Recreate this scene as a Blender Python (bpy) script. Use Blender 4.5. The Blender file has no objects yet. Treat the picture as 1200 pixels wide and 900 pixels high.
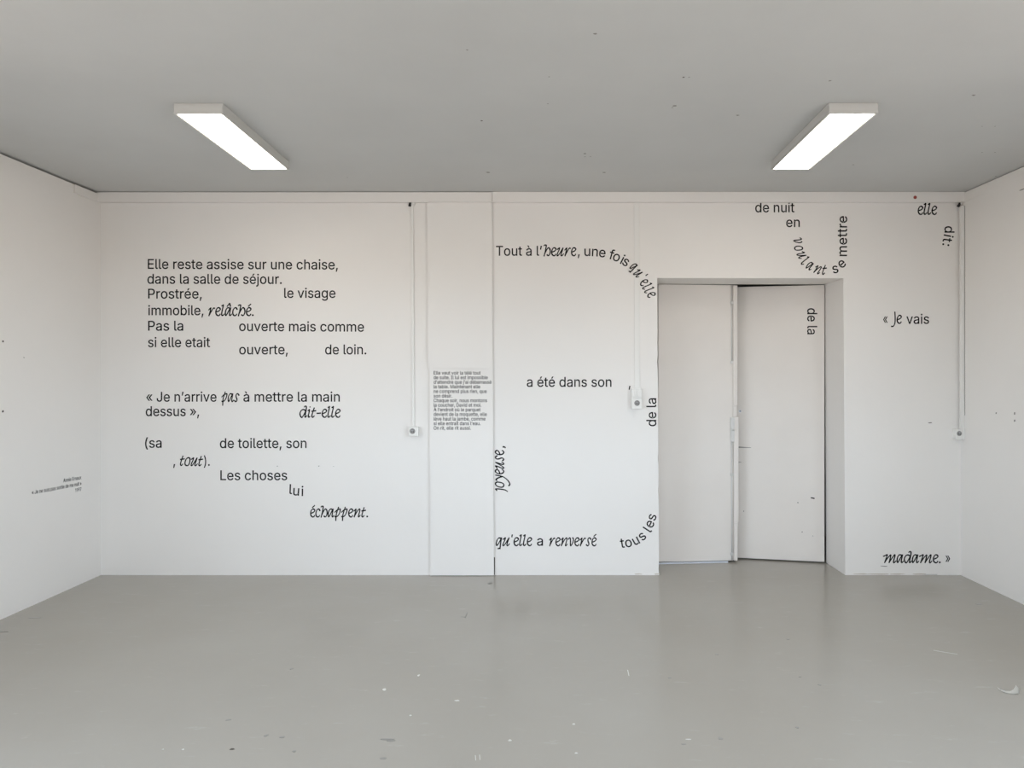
import bpy, bmesh, math, random
from mathutils import Vector, Matrix
from mathutils.geometry import tessellate_polygon
random.seed(7)
S = bpy.context.scene
C = S.collection
PI = math.pi

# ------------------------------------------------------------------ camera
F = 870.0                 # focal length in pixels of the 1200 px wide frame
VX, VY = 636.0, 443.0     # vanishing point of the side walls
CAMZ = 1.455
D = 0.0063 * F            # distance to the back wall
cam_d = bpy.data.cameras.new('camera')
cam = bpy.data.objects.new('camera', cam_d)
C.objects.link(cam)
cam.location = (0, 0, CAMZ)
cam.rotation_euler = (PI / 2, 0, 0)
cam_d.sensor_width = 36
cam_d.lens = 36 * F / 1200
cam_d.shift_x = -(VX - 600) / 1200
cam_d.shift_y = -(450 - VY) / 1200
cam_d.clip_start = 0.02
S.camera = cam

# ------------------------------------------------------------------ world, lights, exposure
S.view_settings.view_transform = 'Standard'
S.view_settings.look = 'None'
S.view_settings.exposure = 0.40
S.view_settings.gamma = 1
S.view_settings.use_curve_mapping = False
W = bpy.data.worlds.new('world')
S.world = W
W.use_nodes = True
wn, wl = W.node_tree.nodes, W.node_tree.links
bg = wn['Background']
SKY = 8.5
tc_ = wn.new('ShaderNodeTexCoord'); sx_ = wn.new('ShaderNodeSeparateXYZ'); rp_ = wn.new('ShaderNodeValToRGB')
mr_ = wn.new('ShaderNodeMapRange'); mr_.inputs[1].default_value = -1; mr_.inputs[2].default_value = 1
wl.new(tc_.outputs['Generated'], sx_.inputs[0]); wl.new(sx_.outputs[2], mr_.inputs[0]); wl.new(mr_.outputs[0], rp_.inputs[0])
cr = rp_.color_ramp
cr.elements[0].position = 0.0; cr.elements[0].color = (0.37, 0.325, 0.285, 1)      # sunlit paving outside
cr.elements[1].position = 1.0; cr.elements[1].color = (0.62, 0.78, 1.0, 1)
for pos, col in ((0.485, (0.39, 0.34, 0.30, 1)), (0.515, (0.75, 0.875, 1.0, 1))):
    e_ = cr.elements.new(pos); e_.color = col
wl.new(rp_.outputs[0], bg.inputs[0])
bg.inputs[1].default_value = SKY

XL, XR = -3.263, 3.087            # side walls
H = CAMZ + 1.363                  # ceiling
YB = -2.2                         # wall behind the camera
WINS = [(-1.9, -0.9), (0.1, 1.1)]   # window openings in the rear wall
SIDE = (-1.0, 2.3)                # unseen window opening added in the right wall to brighten the left one
SIDEL = (-1.0, 2.2)               # unseen window opening added in the left wall to brighten the right one
WZ0, WZ1 = 0.85, 2.35
for (a, b) in WINS:               # portals: they only guide the sampling of the sky through each opening
    L = bpy.data.lights.new('window_portal', 'AREA')
    L.shape = 'RECTANGLE'; L.size = b - a; L.size_y = WZ1 - WZ0
    L.cycles.is_portal = True
    o = bpy.data.objects.new('window_portal', L); C.objects.link(o)
    o.location = ((a + b) / 2, YB - 0.24, (WZ0 + WZ1) / 2)
    o.rotation_euler = (PI / 2, 0, 0)          # -Z axis towards +Y
for sd, xx, sg in ((SIDE, XR + 0.24, 1), (SIDEL, XL - 0.24, -1)):
    L = bpy.data.lights.new('window_portal', 'AREA')
    L.shape = 'RECTANGLE'; L.size = WZ1 - WZ0; L.size_y = sd[1] - sd[0]
    L.cycles.is_portal = True
    o = bpy.data.objects.new('window_portal', L); C.objects.link(o)
    o.location = (xx, sum(sd) / 2, (WZ0 + WZ1) / 2)
    o.rotation_euler = (0, sg * PI / 2, 0)     # shining into the room
LAMP = 7.5                        # strength of the ceiling lamp diffusers

# ------------------------------------------------------------------ helpers
def P(px, py, y=None):
    """point of the photograph on the vertical plane at depth y"""
    y = D if y is None else y
    return Vector(((px - VX) * y / F, y, CAMZ - (py - VY) * y / F))

def PZ(px, py, z):
    """point of the photograph on the horizontal plane at height z"""
    y = (CAMZ - z) * F / (py - VY)
    return Vector(((px - VX) * y / F, y, z))

def PX(px, py, x):
    """point of the photograph on a side wall at x"""
    y = x * F / (px - VX)
    return Vector((x, y, CAMZ - (py - VY) * y / F))

def obj(name, bm, mat, parent=None, smooth=False):
    me = bpy.data.meshes.new(name)
    bmesh.ops.recalc_face_normals(bm, faces=bm.faces)
    bm.to_mesh(me); bm.free()
    me.materials.append(mat)
    if smooth:
        for p in me.polygons: p.use_smooth = True
    o = bpy.data.objects.new(name, me); C.objects.link(o)
    if parent: o.parent = parent
    return o

def thing(name, label, cat, loc=(0, 0, 0), group=None):
    o = bpy.data.objects.new(name, None); C.objects.link(o)
    o.empty_display_size = 0.05
    o.location = loc
    tag(o, label, cat, group)
    return o

def tag(o, label, cat, group=None):
    o['label'] = label; o['category'] = cat
    if group: o['group'] = group
    return o

def struct(name, bm, mat, smooth=False, label=None, cat=None):
    o = obj(name, bm, mat, None, smooth)
    o['kind'] = 'structure'
    if label: o['label'] = label
    if cat: o['category'] = cat
    return o

def local(parent, v):
    return Vector(v) - parent.location

def box(bm, x0, x1, y0, y1, z0, z1, off=(0, 0, 0), bevel=0.0):
    r = bmesh.ops.create_cube(bm, size=1)
    vs = r['verts']
    for v in vs:
        v.co = Vector(((x0 + x1) / 2 + v.co.x * (x1 - x0), (y0 + y1) / 2 + v.co.y * (y1 - y0),
                       (z0 + z1) / 2 + v.co.z * (z1 - z0))) - Vector(off)
    if bevel:
        es = set(e for v in vs for e in v.link_edges)
        bmesh.ops.bevel(bm, geom=list(es), offset=bevel, segments=2, affect='EDGES', profile=0.5)

def cyl(bm, p0, p1, r, off=(0, 0, 0), seg=16, r2=None):
    p0, p1 = Vector(p0) - Vector(off), Vector(p1) - Vector(off)
    d = p1 - p0
    M = Matrix.Translation((p0 + p1) / 2) @ d.to_track_quat('Z', 'Y').to_matrix().to_4x4()
    bmesh.ops.create_cone(bm, cap_ends=True, segments=seg, radius1=r, radius2=r if r2 is None else r2,
                          depth=d.length, matrix=M)

def prism(bm, pts, y0, y1):
    """polygon given as (x, z) extruded between two depths"""
    a = [bm.verts.new((x, y0, z)) for x, z in pts]
    b = [bm.verts.new((x, y1, z)) for x, z in pts]
    n = len(pts)
    bm.faces.new(a); bm.faces.new(b[::-1])
    for i in range(n):
        bm.faces.new((a[i], b[i], b[(i + 1) % n], a[(i + 1) % n]))

def tube(bm, pts, r, off=(0, 0, 0), seg=8):
    pts = [Vector(p) - Vector(off) for p in pts]
    rings = []
    for i, p in enumerate(pts):
        d = (pts[min(i + 1, len(pts) - 1)] - pts[max(i - 1, 0)]).normalized()
        q = d.to_track_quat('Z', 'Y')
        rr = r[i] if isinstance(r, (list, tuple)) else r
        rings.append([bm.verts.new(p + q @ Vector((rr * math.cos(2 * PI * k / seg), rr * math.sin(2 * PI * k / seg), 0))) for k in range(seg)])
    for A, B in zip(rings, rings[1:]):
        for k in range(seg):
            bm.faces.new((A[k], A[(k + 1) % seg], B[(k + 1) % seg], B[k]))
    bm.faces.new(rings[0]); bm.faces.new(rings[-1][::-1])

# ------------------------------------------------------------------ materials
def mat(name, col, rough=0.6, var=0.0, vscale=2.0, bump=0.0, bscale=40, metal=0.0, spec=0.5, emit=None, estr=0, col2=None):
    m = bpy.data.materials.new(name); m.use_nodes = True
    nt = m.node_tree; N = nt.nodes; Lk = nt.links
    b = N['Principled BSDF']
    b.inputs['Base Color'].default_value = (*col, 1)
    b.inputs['Roughness'].default_value = rough
    b.inputs['Metallic'].default_value = metal
    b.inputs['Specular IOR Level'].default_value = spec
    tc = N.new('ShaderNodeTexCoord')
    if var or col2:
        n = N.new('ShaderNodeTexNoise'); n.inputs['Scale'].default_value = vscale
        n.inputs['Detail'].default_value = 5; n.inputs['Roughness'].default_value = 0.6
        Lk.new(tc.outputs['Object'], n.inputs['Vector'])
        mx = N.new('ShaderNodeMix'); mx.data_type = 'RGBA'
        c2 = col2 or tuple(c * (1 - var) for c in col)
        mx.inputs[6].default_value = (*col, 1); mx.inputs[7].default_value = (*c2, 1)
        rp = N.new('ShaderNodeMapRange'); rp.inputs[1].default_value = 0.35; rp.inputs[2].default_value = 0.7
        Lk.new(n.outputs['Fac'], rp.inputs[0]); Lk.new(rp.outputs[0], mx.inputs[0])
        Lk.new(mx.outputs[2], b.inputs['Base Color'])
    if bump:
        n2 = N.new('ShaderNodeTexNoise'); n2.inputs['Scale'].default_value = bscale
        n2.inputs['Detail'].default_value = 6
        Lk.new(tc.outputs['Object'], n2.inputs['Vector'])
        bp = N.new('ShaderNodeBump'); bp.inputs['Strength'].default_value = bump; bp.inputs['Distance'].default_value = 0.004
        Lk.new(n2.outputs['Fac'], bp.inputs['Height']); Lk.new(bp.outputs[0], b.inputs['Normal'])
    if emit:
        b.inputs['Emission Color'].default_value = (*emit, 1)
        b.inputs['Emission Strength'].default_value = estr
    return m

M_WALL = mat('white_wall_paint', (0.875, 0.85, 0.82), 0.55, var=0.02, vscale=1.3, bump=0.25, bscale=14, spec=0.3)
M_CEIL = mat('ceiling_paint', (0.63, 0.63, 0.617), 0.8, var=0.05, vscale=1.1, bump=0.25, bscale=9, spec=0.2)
M_DOOR = mat('door_paint', (0.83, 0.785, 0.74), 0.5, var=0.03, vscale=2.2, bump=0.15, bscale=10, spec=0.35)
M_TRIM = mat('trim_paint', (0.85, 0.835, 0.81), 0.5, var=0.03, vscale=5, bump=0.15, bscale=30)
M_PLASTIC = mat('white_plastic', (0.85, 0.84, 0.81), 0.35)
M_DARKP = mat('dark_plastic', (0.10, 0.10, 0.10), 0.5)
M_GREYP = mat('grey_plastic', (0.32, 0.31, 0.30), 0.5)
M_BLACK = mat('black_vinyl', (0.008, 0.0075, 0.007), 0.6, spec=0.2)
M_CABLE = mat('black_cable', (0.015, 0.014, 0.013), 0.5)
M_GLOW = mat('painted_door_glow', (0.74, 0.78, 0.86), 0.35, bump=0.4, bscale=60)  # bluish tone stands for daylight seen under the door
M_METAL = mat('dull_metal', (0.62, 0.63, 0.66), 0.35, metal=0.9)
M_STEEL = mat('painted_steel', (0.70, 0.69, 0.67), 0.4)
M_LAMPBODY = mat('lamp_housing', (0.58, 0.575, 0.555), 0.5)
M_DIFF = mat('lamp_diffuser', (0.9, 0.9, 0.9), 0.4, emit=(1.0, 0.93, 0.835), estr=LAMP)
M_RED = mat('red_sticker', (0.32, 0.06, 0.045), 0.6)
M_CHIP = mat('dark_chip', (0.07, 0.06, 0.05), 0.8)
M_CHIP2 = mat('grey_chip', (0.28, 0.27, 0.25), 0.8)
M_FLECK = mat('white_fleck', (0.62, 0.61, 0.58), 0.6)
M_PAPER = mat('paper', (0.88, 0.86, 0.80), 0.6)
M_SMUDGE = mat('scuffed_paint', (0.42, 0.39, 0.36), 0.7)
M_SHELL = mat('light_block_grey', (0.4, 0.4, 0.4), 0.9)  # for the added light-blocking box behind the doors

def floor_material():
    m = bpy.data.materials.new('grey_floor_paint'); m.use_nodes = True
    nt = m.node_tree; N = nt.nodes; Lk = nt.links
    b = N['Principled BSDF']
    tc = N.new('ShaderNodeTexCoord')
    n1 = N.new('ShaderNodeTexNoise'); n1.inputs['Scale'].default_value = 0.9; n1.inputs['Detail'].default_value = 6
    Lk.new(tc.outputs['Object'], n1.inputs['Vector'])
    mp = N.new('ShaderNodeMapping'); mp.inputs['Scale'].default_value = (1.0, 3.2, 1)
    mp.inputs['Rotation'].default_value = (0, 0, 0.35)
    Lk.new(tc.outputs['Object'], mp.inputs['Vector'])
    n2 = N.new('ShaderNodeTexNoise'); n2.inputs['Scale'].default_value = 6; n2.inputs['Detail'].default_value = 9
    n2.inputs['Roughness'].default_value = 0.72
    Lk.new(mp.outputs[0], n2.inputs['Vector'])
    r1 = N.new('ShaderNodeValToRGB')
    r1.color_ramp.elements[0].position = 0.3; r1.color_ramp.elements[0].color = (0.38, 0.355, 0.312, 1)
    r1.color_ramp.elements[1].position = 0.75; r1.color_ramp.elements[1].color = (0.41, 0.39, 0.35, 1)
    Lk.new(n1.outputs['Fac'], r1.inputs['Fac'])
    r2 = N.new('ShaderNodeValToRGB')            # pale scuffs
    r2.color_ramp.elements[0].position = 0.60; r2.color_ramp.elements[0].color = (0, 0, 0, 1)
    r2.color_ramp.elements[1].position = 0.72; r2.color_ramp.elements[1].color = (0.35, 0.35, 0.35, 1)
    Lk.new(n2.outputs['Fac'], r2.inputs['Fac'])
    mx = N.new('ShaderNodeMix'); mx.data_type = 'RGBA'
    Lk.new(r2.outputs[0], mx.inputs[0]); Lk.new(r1.outputs[0], mx.inputs[6])
    mx.inputs[7].default_value = (0.54, 0.53, 0.50, 1)
    Lk.new(mx.outputs[2], b.inputs['Base Color'])
    mr = N.new('ShaderNodeMapRange'); mr.inputs[3].default_value = 0.13; mr.inputs[4].default_value = 0.27
    Lk.new(n2.outputs['Fac'], mr.inputs[0]); Lk.new(mr.outputs[0], b.inputs['Roughness'])
    b.inputs['Specular IOR Level'].default_value = 0.45
    n3 = N.new('ShaderNodeTexNoise'); n3.inputs['Scale'].default_value = 5; n3.inputs['Detail'].default_value = 4
    Lk.new(tc.outputs['Object'], n3.inputs['Vector'])
    bp = N.new('ShaderNodeBump'); bp.inputs['Strength'].default_value = 0.12; bp.inputs['Distance'].default_value = 0.006
    Lk.new(n3.outputs['Fac'], bp.inputs['Height']); Lk.new(bp.outputs[0], b.inputs['Normal'])
    return m
M_FLOOR = floor_material()

# ------------------------------------------------------------------ room shell
YD = 5.83                    # plane of the double door
bm = bmesh.new(); box(bm, XL - .4, XR + .4, YB - .5, YD + 1.3, -0.12, 0)
floor = struct('floor', bm, M_FLOOR)
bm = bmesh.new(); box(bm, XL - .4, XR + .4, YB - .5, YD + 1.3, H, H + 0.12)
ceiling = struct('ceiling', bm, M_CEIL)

GL, GR = 0.014, 0.006        # open joint between side walls and ceiling
bm = bmesh.new()
box(bm, XL - .05, XL, SIDEL[1], D + .3, 0, H - GL); box(bm, XL - .25, XL - .05, SIDEL[1], D + .3, 0, H)
box(bm, XL - .25, XL, YB, SIDEL[0], 0, H); box(bm, XL - .25, XL, SIDEL[0], SIDEL[1], 0, WZ0); box(bm, XL - .25, XL, SIDEL[0], SIDEL[1], WZ1, H)
wall_left = struct('wall_left', bm, M_WALL)
bm = bmesh.new()
box(bm, XR, XR + .05, SIDE[1], D + .3, 0, H - GR); box(bm, XR + .05, XR + .25, SIDE[1], D + .3, 0, H)
box(bm, XR, XR + .25, YB, SIDE[0], 0, H); box(bm, XR, XR + .25, SIDE[0], SIDE[1], 0, WZ0); box(bm, XR, XR + .25, SIDE[0], SIDE[1], WZ1, H)
wall_right = struct('wall_right', bm, M_WALL)

# back wall with its doorway; slightly out of plumb jambs with chipped edges
TL, TR = P(770.3, 325.8), P(988.3, 326)
BL, BR = P(772.3, 674), P(990.6, 674)
BL.z = BR.z = 0
def jamb(a, b, n, amp, seed):
    rnd = random.Random(seed); out = []
    for i in range(n + 1):
        t = i / n; p = a.lerp(b, t)
        j = 0 if i in (0, n) else (amp * rnd.random() if rnd.random() < 0.35 else 0)
        out.append((p.x, p.z, j))
    return out
jl = jamb(BL, TL, 46, 0.006, 3)
pts = [(XL - .2, 0)] + [(x - j, z) for x, z, j in jl] + [(TR.x, TR.z), (BR.x, 0), (XR + .2, 0), (XR + .2, H), (XL - .2, H)]
def plate(bm, outline, y0, y1):
    tris = tessellate_polygon([[Vector((x, z, 0)) for x, z in outline]])
    a = [bm.verts.new((x, y0, z)) for x, z in outline]; b = [bm.verts.new((x, y1, z)) for x, z in outline]
    for t in tris:
        try:
            bm.faces.new([a[i] for i in t]); bm.faces.new([b[i] for i in t][::-1])
        except ValueError: pass
    n = len(outline)
    for i in range(n): bm.faces.new((a[i], b[i], b[(i + 1) % n], a[(i + 1) % n]))
bm = bmesh.new(); plate(bm, pts, D, YD + .02)
wall_back = struct('wall_back', bm, M_WALL)

# unseen box added behind the doors to block light and keep the gaps dark
bm = bmesh.new()
box(bm, .3, .5, YD + .02, YD + 1.2, 0, H); box(bm, 2.6, 2.8, YD + .02, YD + 1.2, 0, H)
box(bm, .3, 2.8, YD + 1.1, YD + 1.3, 0, H)
struct('wall_light_block', bm, M_SHELL)

# rear wall (behind the camera) with three windows
bm = bmesh.new()
xs = [XL - .2] + [v for w in WINS for v in w] + [XR + .2]
box(bm, xs[0], xs[-1], YB - .25, YB, 0, WZ0); box(bm, xs[0], xs[-1], YB - .25, YB, WZ1, H)
for i in range(0, len(xs), 2): box(bm, xs[i], xs[i + 1], YB - .25, YB, WZ0, WZ1)
struct('wall_front', bm, M_WALL)
for k, (a, b) in enumerate(WINS):
    bm = bmesh.new()
    for x0, x1 in ((a, a + .05), (b - .05, b), ((a + b) / 2 - .02, (a + b) / 2 + .02)):
        box(bm, x0, x1, YB - .12, YB - .06, WZ0, WZ1)
    for z0, z1 in ((WZ0, WZ0 + .05), (WZ1 - .05, WZ1)): box(bm, a, b, YB - .119, YB - .061, z0, z1)
    struct('window_%d' % (k + 1), bm, M_TRIM)

for k, (sd, xx) in enumerate(((SIDE, XR + .06), (SIDEL, XL - .12))):  # frames of the added side openings
    bm = bmesh.new()
    for y0, y1 in ((sd[0], sd[0] + .05), (sd[1] - .05, sd[1]), (sum(sd) / 2 - .02, sum(sd) / 2 + .02)):
        box(bm, xx, xx + .06, y0, y1, WZ0, WZ1)
    for z0, z1 in ((WZ0, WZ0 + .05), (WZ1 - .05, WZ1)): box(bm, xx + .001, xx + .059, sd[0], sd[1], z0, z1)
    struct('window_%d' % (k + 3), bm, M_TRIM)

# pilaster: core, upper facing and lower board, with an open joint between the two
PIL = 0.020
PB = PIL + 0.003
bm = bmesh.new()
a0, a1 = P(500.5, 235, D - PIL), P(576.3, 235, D - PIL); b0, b1 = P(503, 673, D - PIL), P(578.6, 673, D - PIL)
prism(bm, [(b0.x + .004, 0), (b1.x - .004, 0), (a1.x - .004, H - .004), (a0.x + .004, H - .004)], D - PIL + .010, D)
zj = P(0, 432.2, D - PIL).z
f = (zj + .004 - b0.z) / (a0.z - b0.z)
u0, u1 = b0.lerp(a0, f), b1.lerp(a1, f)
prism(bm, [(u0.x, zj + .0065), (u1.x, zj + .0065), (a1.x, H - .004), (a0.x, H - .004)], D - PIL, D - PIL + .011)
struct('trim_1', bm, M_WALL, label='flat white pilaster on the back wall between the two large texts', cat='pilaster')
bm = bmesh.new()
c0, c1 = P(503.6, 432.8, D - PB), P(577.4, 432.8, D - PB); d0, d1 = P(504.6, 673, D - PB), P(578.8, 673, D - PB)
prism(bm, [(d0.x, .005), (d1.x, .005), (c1.x, c1.z), (c0.x, c0.z)], D - PB, D - PIL + .009)
struct('trim_2', bm, M_WALL, label='thin white board on the lower half of the pilaster, carrying the small text', cat='board')

# cornice along the back wall, with short returns on both side walls
CD = D - 0.055
cz = P(0, 236.6, CD).z
bm = bmesh.new()
xm = P(577, 0, CD).x
for x0, x1, zt_ in ((XL, xm - .001, H - .0045), (xm + .001, XR, H - .0015)):   # the underside slopes up to the wall
    pr = [(CD, cz), (CD, zt_), (D, zt_), (D, cz + .006)]
    A_ = [bm.verts.new((x0, y, z)) for y, z in pr]; B_ = [bm.verts.new((x1, y, z)) for y, z in pr]
    bm.faces.new(A_); bm.faces.new(B_[::-1])
    for i in range(4): bm.faces.new((A_[i], B_[i], B_[(i + 1) % 4], A_[(i + 1) % 4]))
xp0, xp1 = P(501, 0, D).x, P(577, 0, D).x
box(bm, xp0, xp1, CD - .003, CD, cz + .002, H - .005)
struct('trim_3', bm, M_WALL, label='long white painted cornice board under the ceiling on the back wall', cat='cornice')
bm = bmesh.new()
e = PX(86.5, 220, XL).y
box(bm, XL, XL + .009, e, CD, cz, H - GL, bevel=.001)
struct('trim_4', bm, M_WALL, label='short white cornice return on the left wall', cat='cornice')
bm = bmesh.new()
e = PX(1157, 230, XR).y
box(bm, XR - .003, XR, e, CD, cz, H - GR, bevel=.0008)
struct('trim_5', bm, M_WALL, label='short white cornice return on the right wall', cat='cornice')

# ------------------------------------------------------------------ double door
HD = CAMZ + (443 - 332.8) * YD / F - .004    # top of the leaves
def leaf(name, p, q, thick, z0, z1):
    """door leaf between plan points p and q, thickness away from the room; origin at its hinge foot"""
    d = (q - p).normalized(); n = Vector((-d.y, d.x)) if d.x > 0 else Vector((d.y, -d.x))
    if n.y < 0: n = -n
    root = p.to_3d()
    bm = bmesh.new()
    a = [p, q, q + n * thick, p + n * thick]
    lo = [bm.verts.new((v.x - p.x, v.y - p.y, z0)) for v in a]; hi = [bm.verts.new((v.x - p.x, v.y - p.y, z1)) for v in a]
    bm.faces.new(lo); bm.faces.new(hi)
    for i in range(4): bm.faces.new((lo[i], lo[(i + 1) % 4], hi[(i + 1) % 4], hi[i]))
    bmesh.ops.bevel(bm, geom=list(bm.edges), offset=.0025, segments=2, affect='EDGES')
    o = obj(name, bm, M_DOOR); o.location = root
    o['kind'] = 'structure'
    return o, d, n

# left leaf, closed but for a few centimetres
p = Vector((P(771.5, 0, 5.815).x, 5.815)); q = Vector((P(859.5, 0, 5.865).x, 5.865))
door1, d1v, n1v = leaf('door_1', p, q, .042, .014, HD)
door1['label'] = 'left leaf of the white double door, with bolt rods and lock case on its edge'
def along(door, dv, nv, s, out):
    """plan point at distance s along a leaf, 'out' metres in front of its face (local)"""
    v = dv * s - nv * out
    return v
def board(door, dv, nv, s0, s1, o0, o1, z0, z1, name, m, bevel=.0015):
    bm = bmesh.new()
    c = [along(door, dv, nv, s0, o1), along(door, dv, nv, s1, o1), along(door, dv, nv, s1, o0), along(door, dv, nv, s0, o0)]
    lo = [bm.verts.new((v.x, v.y, z0)) for v in c]; hi = [bm.verts.new((v.x, v.y, z1)) for v in c]
    bm.faces.new(lo); bm.faces.new(hi)
    for i in range(4): bm.faces.new((lo[i], lo[(i + 1) % 4], hi[(i + 1) % 4], hi[i]))
    if bevel: bmesh.ops.bevel(bm, geom=list(bm.edges), offset=bevel, segments=1, affect='EDGES')
    return obj(name, bm, m, door)
def s_at(px, door, dv, out=0):
    """distance along the leaf at which it is seen at column px"""
    k = (px - VX) / F
    n = n1v if door is door1 else n2v
    x0, y0 = door.location.x - n.x * out, door.location.y - n.y * out
    return (k * y0 - x0) / (dv.x - k * dv.y)
def zpx(py, y): return CAMZ - (py - VY) * y / F
yq = 5.862
sA, sB = s_at(859.3, door1, d1v, .014), s_at(864.2, door1, d1v, .014)
board(door1, d1v, n1v, sA, sB, -.03, .014, zpx(475, yq), HD - .004, 'astragal', M_DOOR)
board(door1, d1v, n1v, sA, s_at(863.3, door1, d1v, .010), -.03, .010, zpx(488.5, yq), zpx(475.2, yq), 'astragal', M_DOOR)
board(door1, d1v, n1v, s_at(860.0, door1, d1v, .014), s_at(865.4, door1, d1v, .014), -.03, .014, zpx(612, yq), zpx(488.7, yq), 'astragal', M_DOOR)
board(door1, d1v, n1v, s_at(860.3, door1, d1v, .014), s_at(864.4, door1, d1v, .014), -.03, .014, .016, zpx(612.2, yq), 'astragal', M_DOOR)
def rod(door, px0, px1, py0, py1, r, name='bolt_rod'):
    bm = bmesh.new()
    a = along(door, d1v, n1v, s_at(px0, door, d1v), r * .8); b = along(door, d1v, n1v, s_at(px1, door, d1v), r * .8)
    cyl(bm, (a.x, a.y, zpx(py0, yq)), (b.x, b.y, zpx(py1, yq)), r, seg=10)
    return obj(name, bm, M_STEEL, door, True)
rod(door1, 857.2, 857.4, 334, 424, .005)
rod(door1, 857.2, 857.6, 518, 656, .0055)
for py in (355, 424.5, 556, 649):
    s = s_at(857.4, door1, d1v); board(door1, d1v, n1v, s - .011, s + .011, -.001, .013, zpx(py + 1.6, yq), zpx(py - 1.6, yq), 'rod_guide', M_STEEL)
s = s_at(858, door1, d1v)
board(door1, d1v, n1v, s - .016, s + .014, -.001, .017, zpx(517.5, yq), zpx(489, yq), 'lock_case', M_STEEL, .003)
bm = bmesh.new(); a = along(door1, d1v, n1v, s, .016)
cyl(bm, (a.x, a.y, zpx(503.5, yq)), (a.x - n1v.x * .022, a.y - n1v.y * .022, zpx(503.5, yq)), .009, seg=16)
obj('lock_knob', bm, M_STEEL, door1, True)

# right leaf, hinged on the right, standing ajar away from the room
p = Vector((P(966.2, 0, YD).x, YD)); q0 = Vector((P(865, 0, 5.967).x, 5.967))
q = p + (q0 - p).normalized() * .675
door2, d2v, n2v = leaf('door_2', p, q, .042, .010, HD - .003)
door2['label'] = 'right leaf of the white double door, standing ajar away from the room'
def spot_on_door(px, py, r, name, m, depth=.0015, flat=1.0):
    s = s_at(px, door2, d2v)
    a = d2v * s
    y = door2.location.y + a.y
    z = zpx(py, y)
    bm = bmesh.new()
    cyl(bm, (a.x + n2v.x * .002, a.y + n2v.y * .002, z), (a.x - n2v.x * depth, a.y - n2v.y * depth, z), r, seg=12)
    if flat != 1:
        for v in bm.verts: v.co.z = z + (v.co.z - z) * flat
    return obj(name, bm, m, door2), a, z
k, a, z = spot_on_door(867.3, 481.8, .0105, 'keyhole_rose', M_METAL, .003)
spot_on_door(867.3, 481.8, .0065, 'keyhole', M_DARKP, .0042)
spot_on_door(935, 589, .0042, 'screw_hole', M_CHIP)
spot_on_door(871.5, 599, .0035, 'screw_hole', M_CHIP)
spot_on_door(940, 623.3, .0040, 'screw_hole', M_CHIP)
spot_on_door(952.5, 628, .003, 'paint_chip', M_CHIP2)
def scratch(px0, py0, px1, py1, w, m, name='scratch'):
    bm = bmesh.new(); pr = []
    for px, py in ((px0, py0), (px1, py1)):
        s = s_at(px, door2, d2v); a = d2v * s; z = zpx(py, door2.location.y + a.y)
        pr.append((a - n2v * .0008, z))
    (a, za), (b, zb) = pr
    vs = [bm.verts.new((a.x, a.y, za - w)), bm.verts.new((b.x, b.y, zb - w * .3)), bm.verts.new((b.x, b.y, zb + w * .3)), bm.verts.new((a.x, a.y, za + w))]
    f = bm.faces.new(vs)
    r = bmesh.ops.extrude_face_region(bm, geom=[f])
    for v in r['geom']:
        if isinstance(v, bmesh.types.BMVert): v.co += Vector((n2v.x, n2v.y, 0)) * .0015
    return obj(name, bm, m, door2)
scratch(865.6, 524.1, 880, 524.6, .0055, M_CHIP2)
scratch(865.6, 541.4, 869, 541.6, .003, M_CHIP2)

# pale strip shaped and coloured as the daylight glow under the left leaf
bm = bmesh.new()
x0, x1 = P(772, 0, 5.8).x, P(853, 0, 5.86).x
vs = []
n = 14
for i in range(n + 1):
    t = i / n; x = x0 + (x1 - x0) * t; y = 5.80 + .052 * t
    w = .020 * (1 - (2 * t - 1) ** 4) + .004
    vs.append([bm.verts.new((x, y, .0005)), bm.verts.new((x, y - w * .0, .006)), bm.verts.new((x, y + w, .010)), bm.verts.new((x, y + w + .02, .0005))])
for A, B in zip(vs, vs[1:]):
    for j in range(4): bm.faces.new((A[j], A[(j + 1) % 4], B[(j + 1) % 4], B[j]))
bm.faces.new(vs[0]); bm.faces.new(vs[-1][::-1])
th = obj('door_glow_strip', bm, M_GLOW)
tag(th, 'thin pale bluish strip painted as daylight glow under the left door leaf', 'door_glow_strip')

# ------------------------------------------------------------------ ceiling lamps
def lamp(label, nl, nr, fl, fr, yn, yf):
    """rectangular ceiling lamp; corner columns near/far and their rows"""
    zb = H - .052
    A, B, c, d = PZ(nl, yn, zb), PZ(nr, yn, zb), PZ(fl, yf, zb), PZ(fr, yf, zb)
    x0, x1 = (A.x + c.x) / 2, (B.x + d.x) / 2
    y0, y1 = A.y, c.y
    skew = ((c.x - A.x) + (d.x - B.x)) / 2
    root = thing('ceiling_lamp', label, 'lamp', ((x0 + x1) / 2, (y0 + y1) / 2, H))
    root.rotation_euler.z = -math.atan2(skew, y1 - y0)
    w, l = (x1 - x0) / 2, (y1 - y0) / 2
    bm = bmesh.new(); box(bm, -w - .014, w + .014, -l - .014, l + .014, -.050, -.0005, bevel=.002)
    obj('housing', bm, M_LAMPBODY, root)
    bm = bmesh.new(); box(bm, -w, w, -l, l, -.053, -.045, bevel=.001)
    obj('diffuser', bm, M_DIFF, root)
    for x in (-w - .014, w + .008):
        bm = bmesh.new(); box(bm, x, x + .006, -l - .017, l + .017, -.0535, -.046); obj('side_rail', bm, M_LAMPBODY, root)
    for y in (-l - .018, l + .006):
        bm = bmesh.new(); box(bm, -w - .012, w + .012, y, y + .012, -.0532, -.012, bevel=.001); obj('end_cap', bm, M_LAMPBODY, root)
    return root
lamp('lit white rectangular ceiling lamp above the long text block, the left one', 208.5, 259.5, 295, 335, 134.3, 198)
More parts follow.
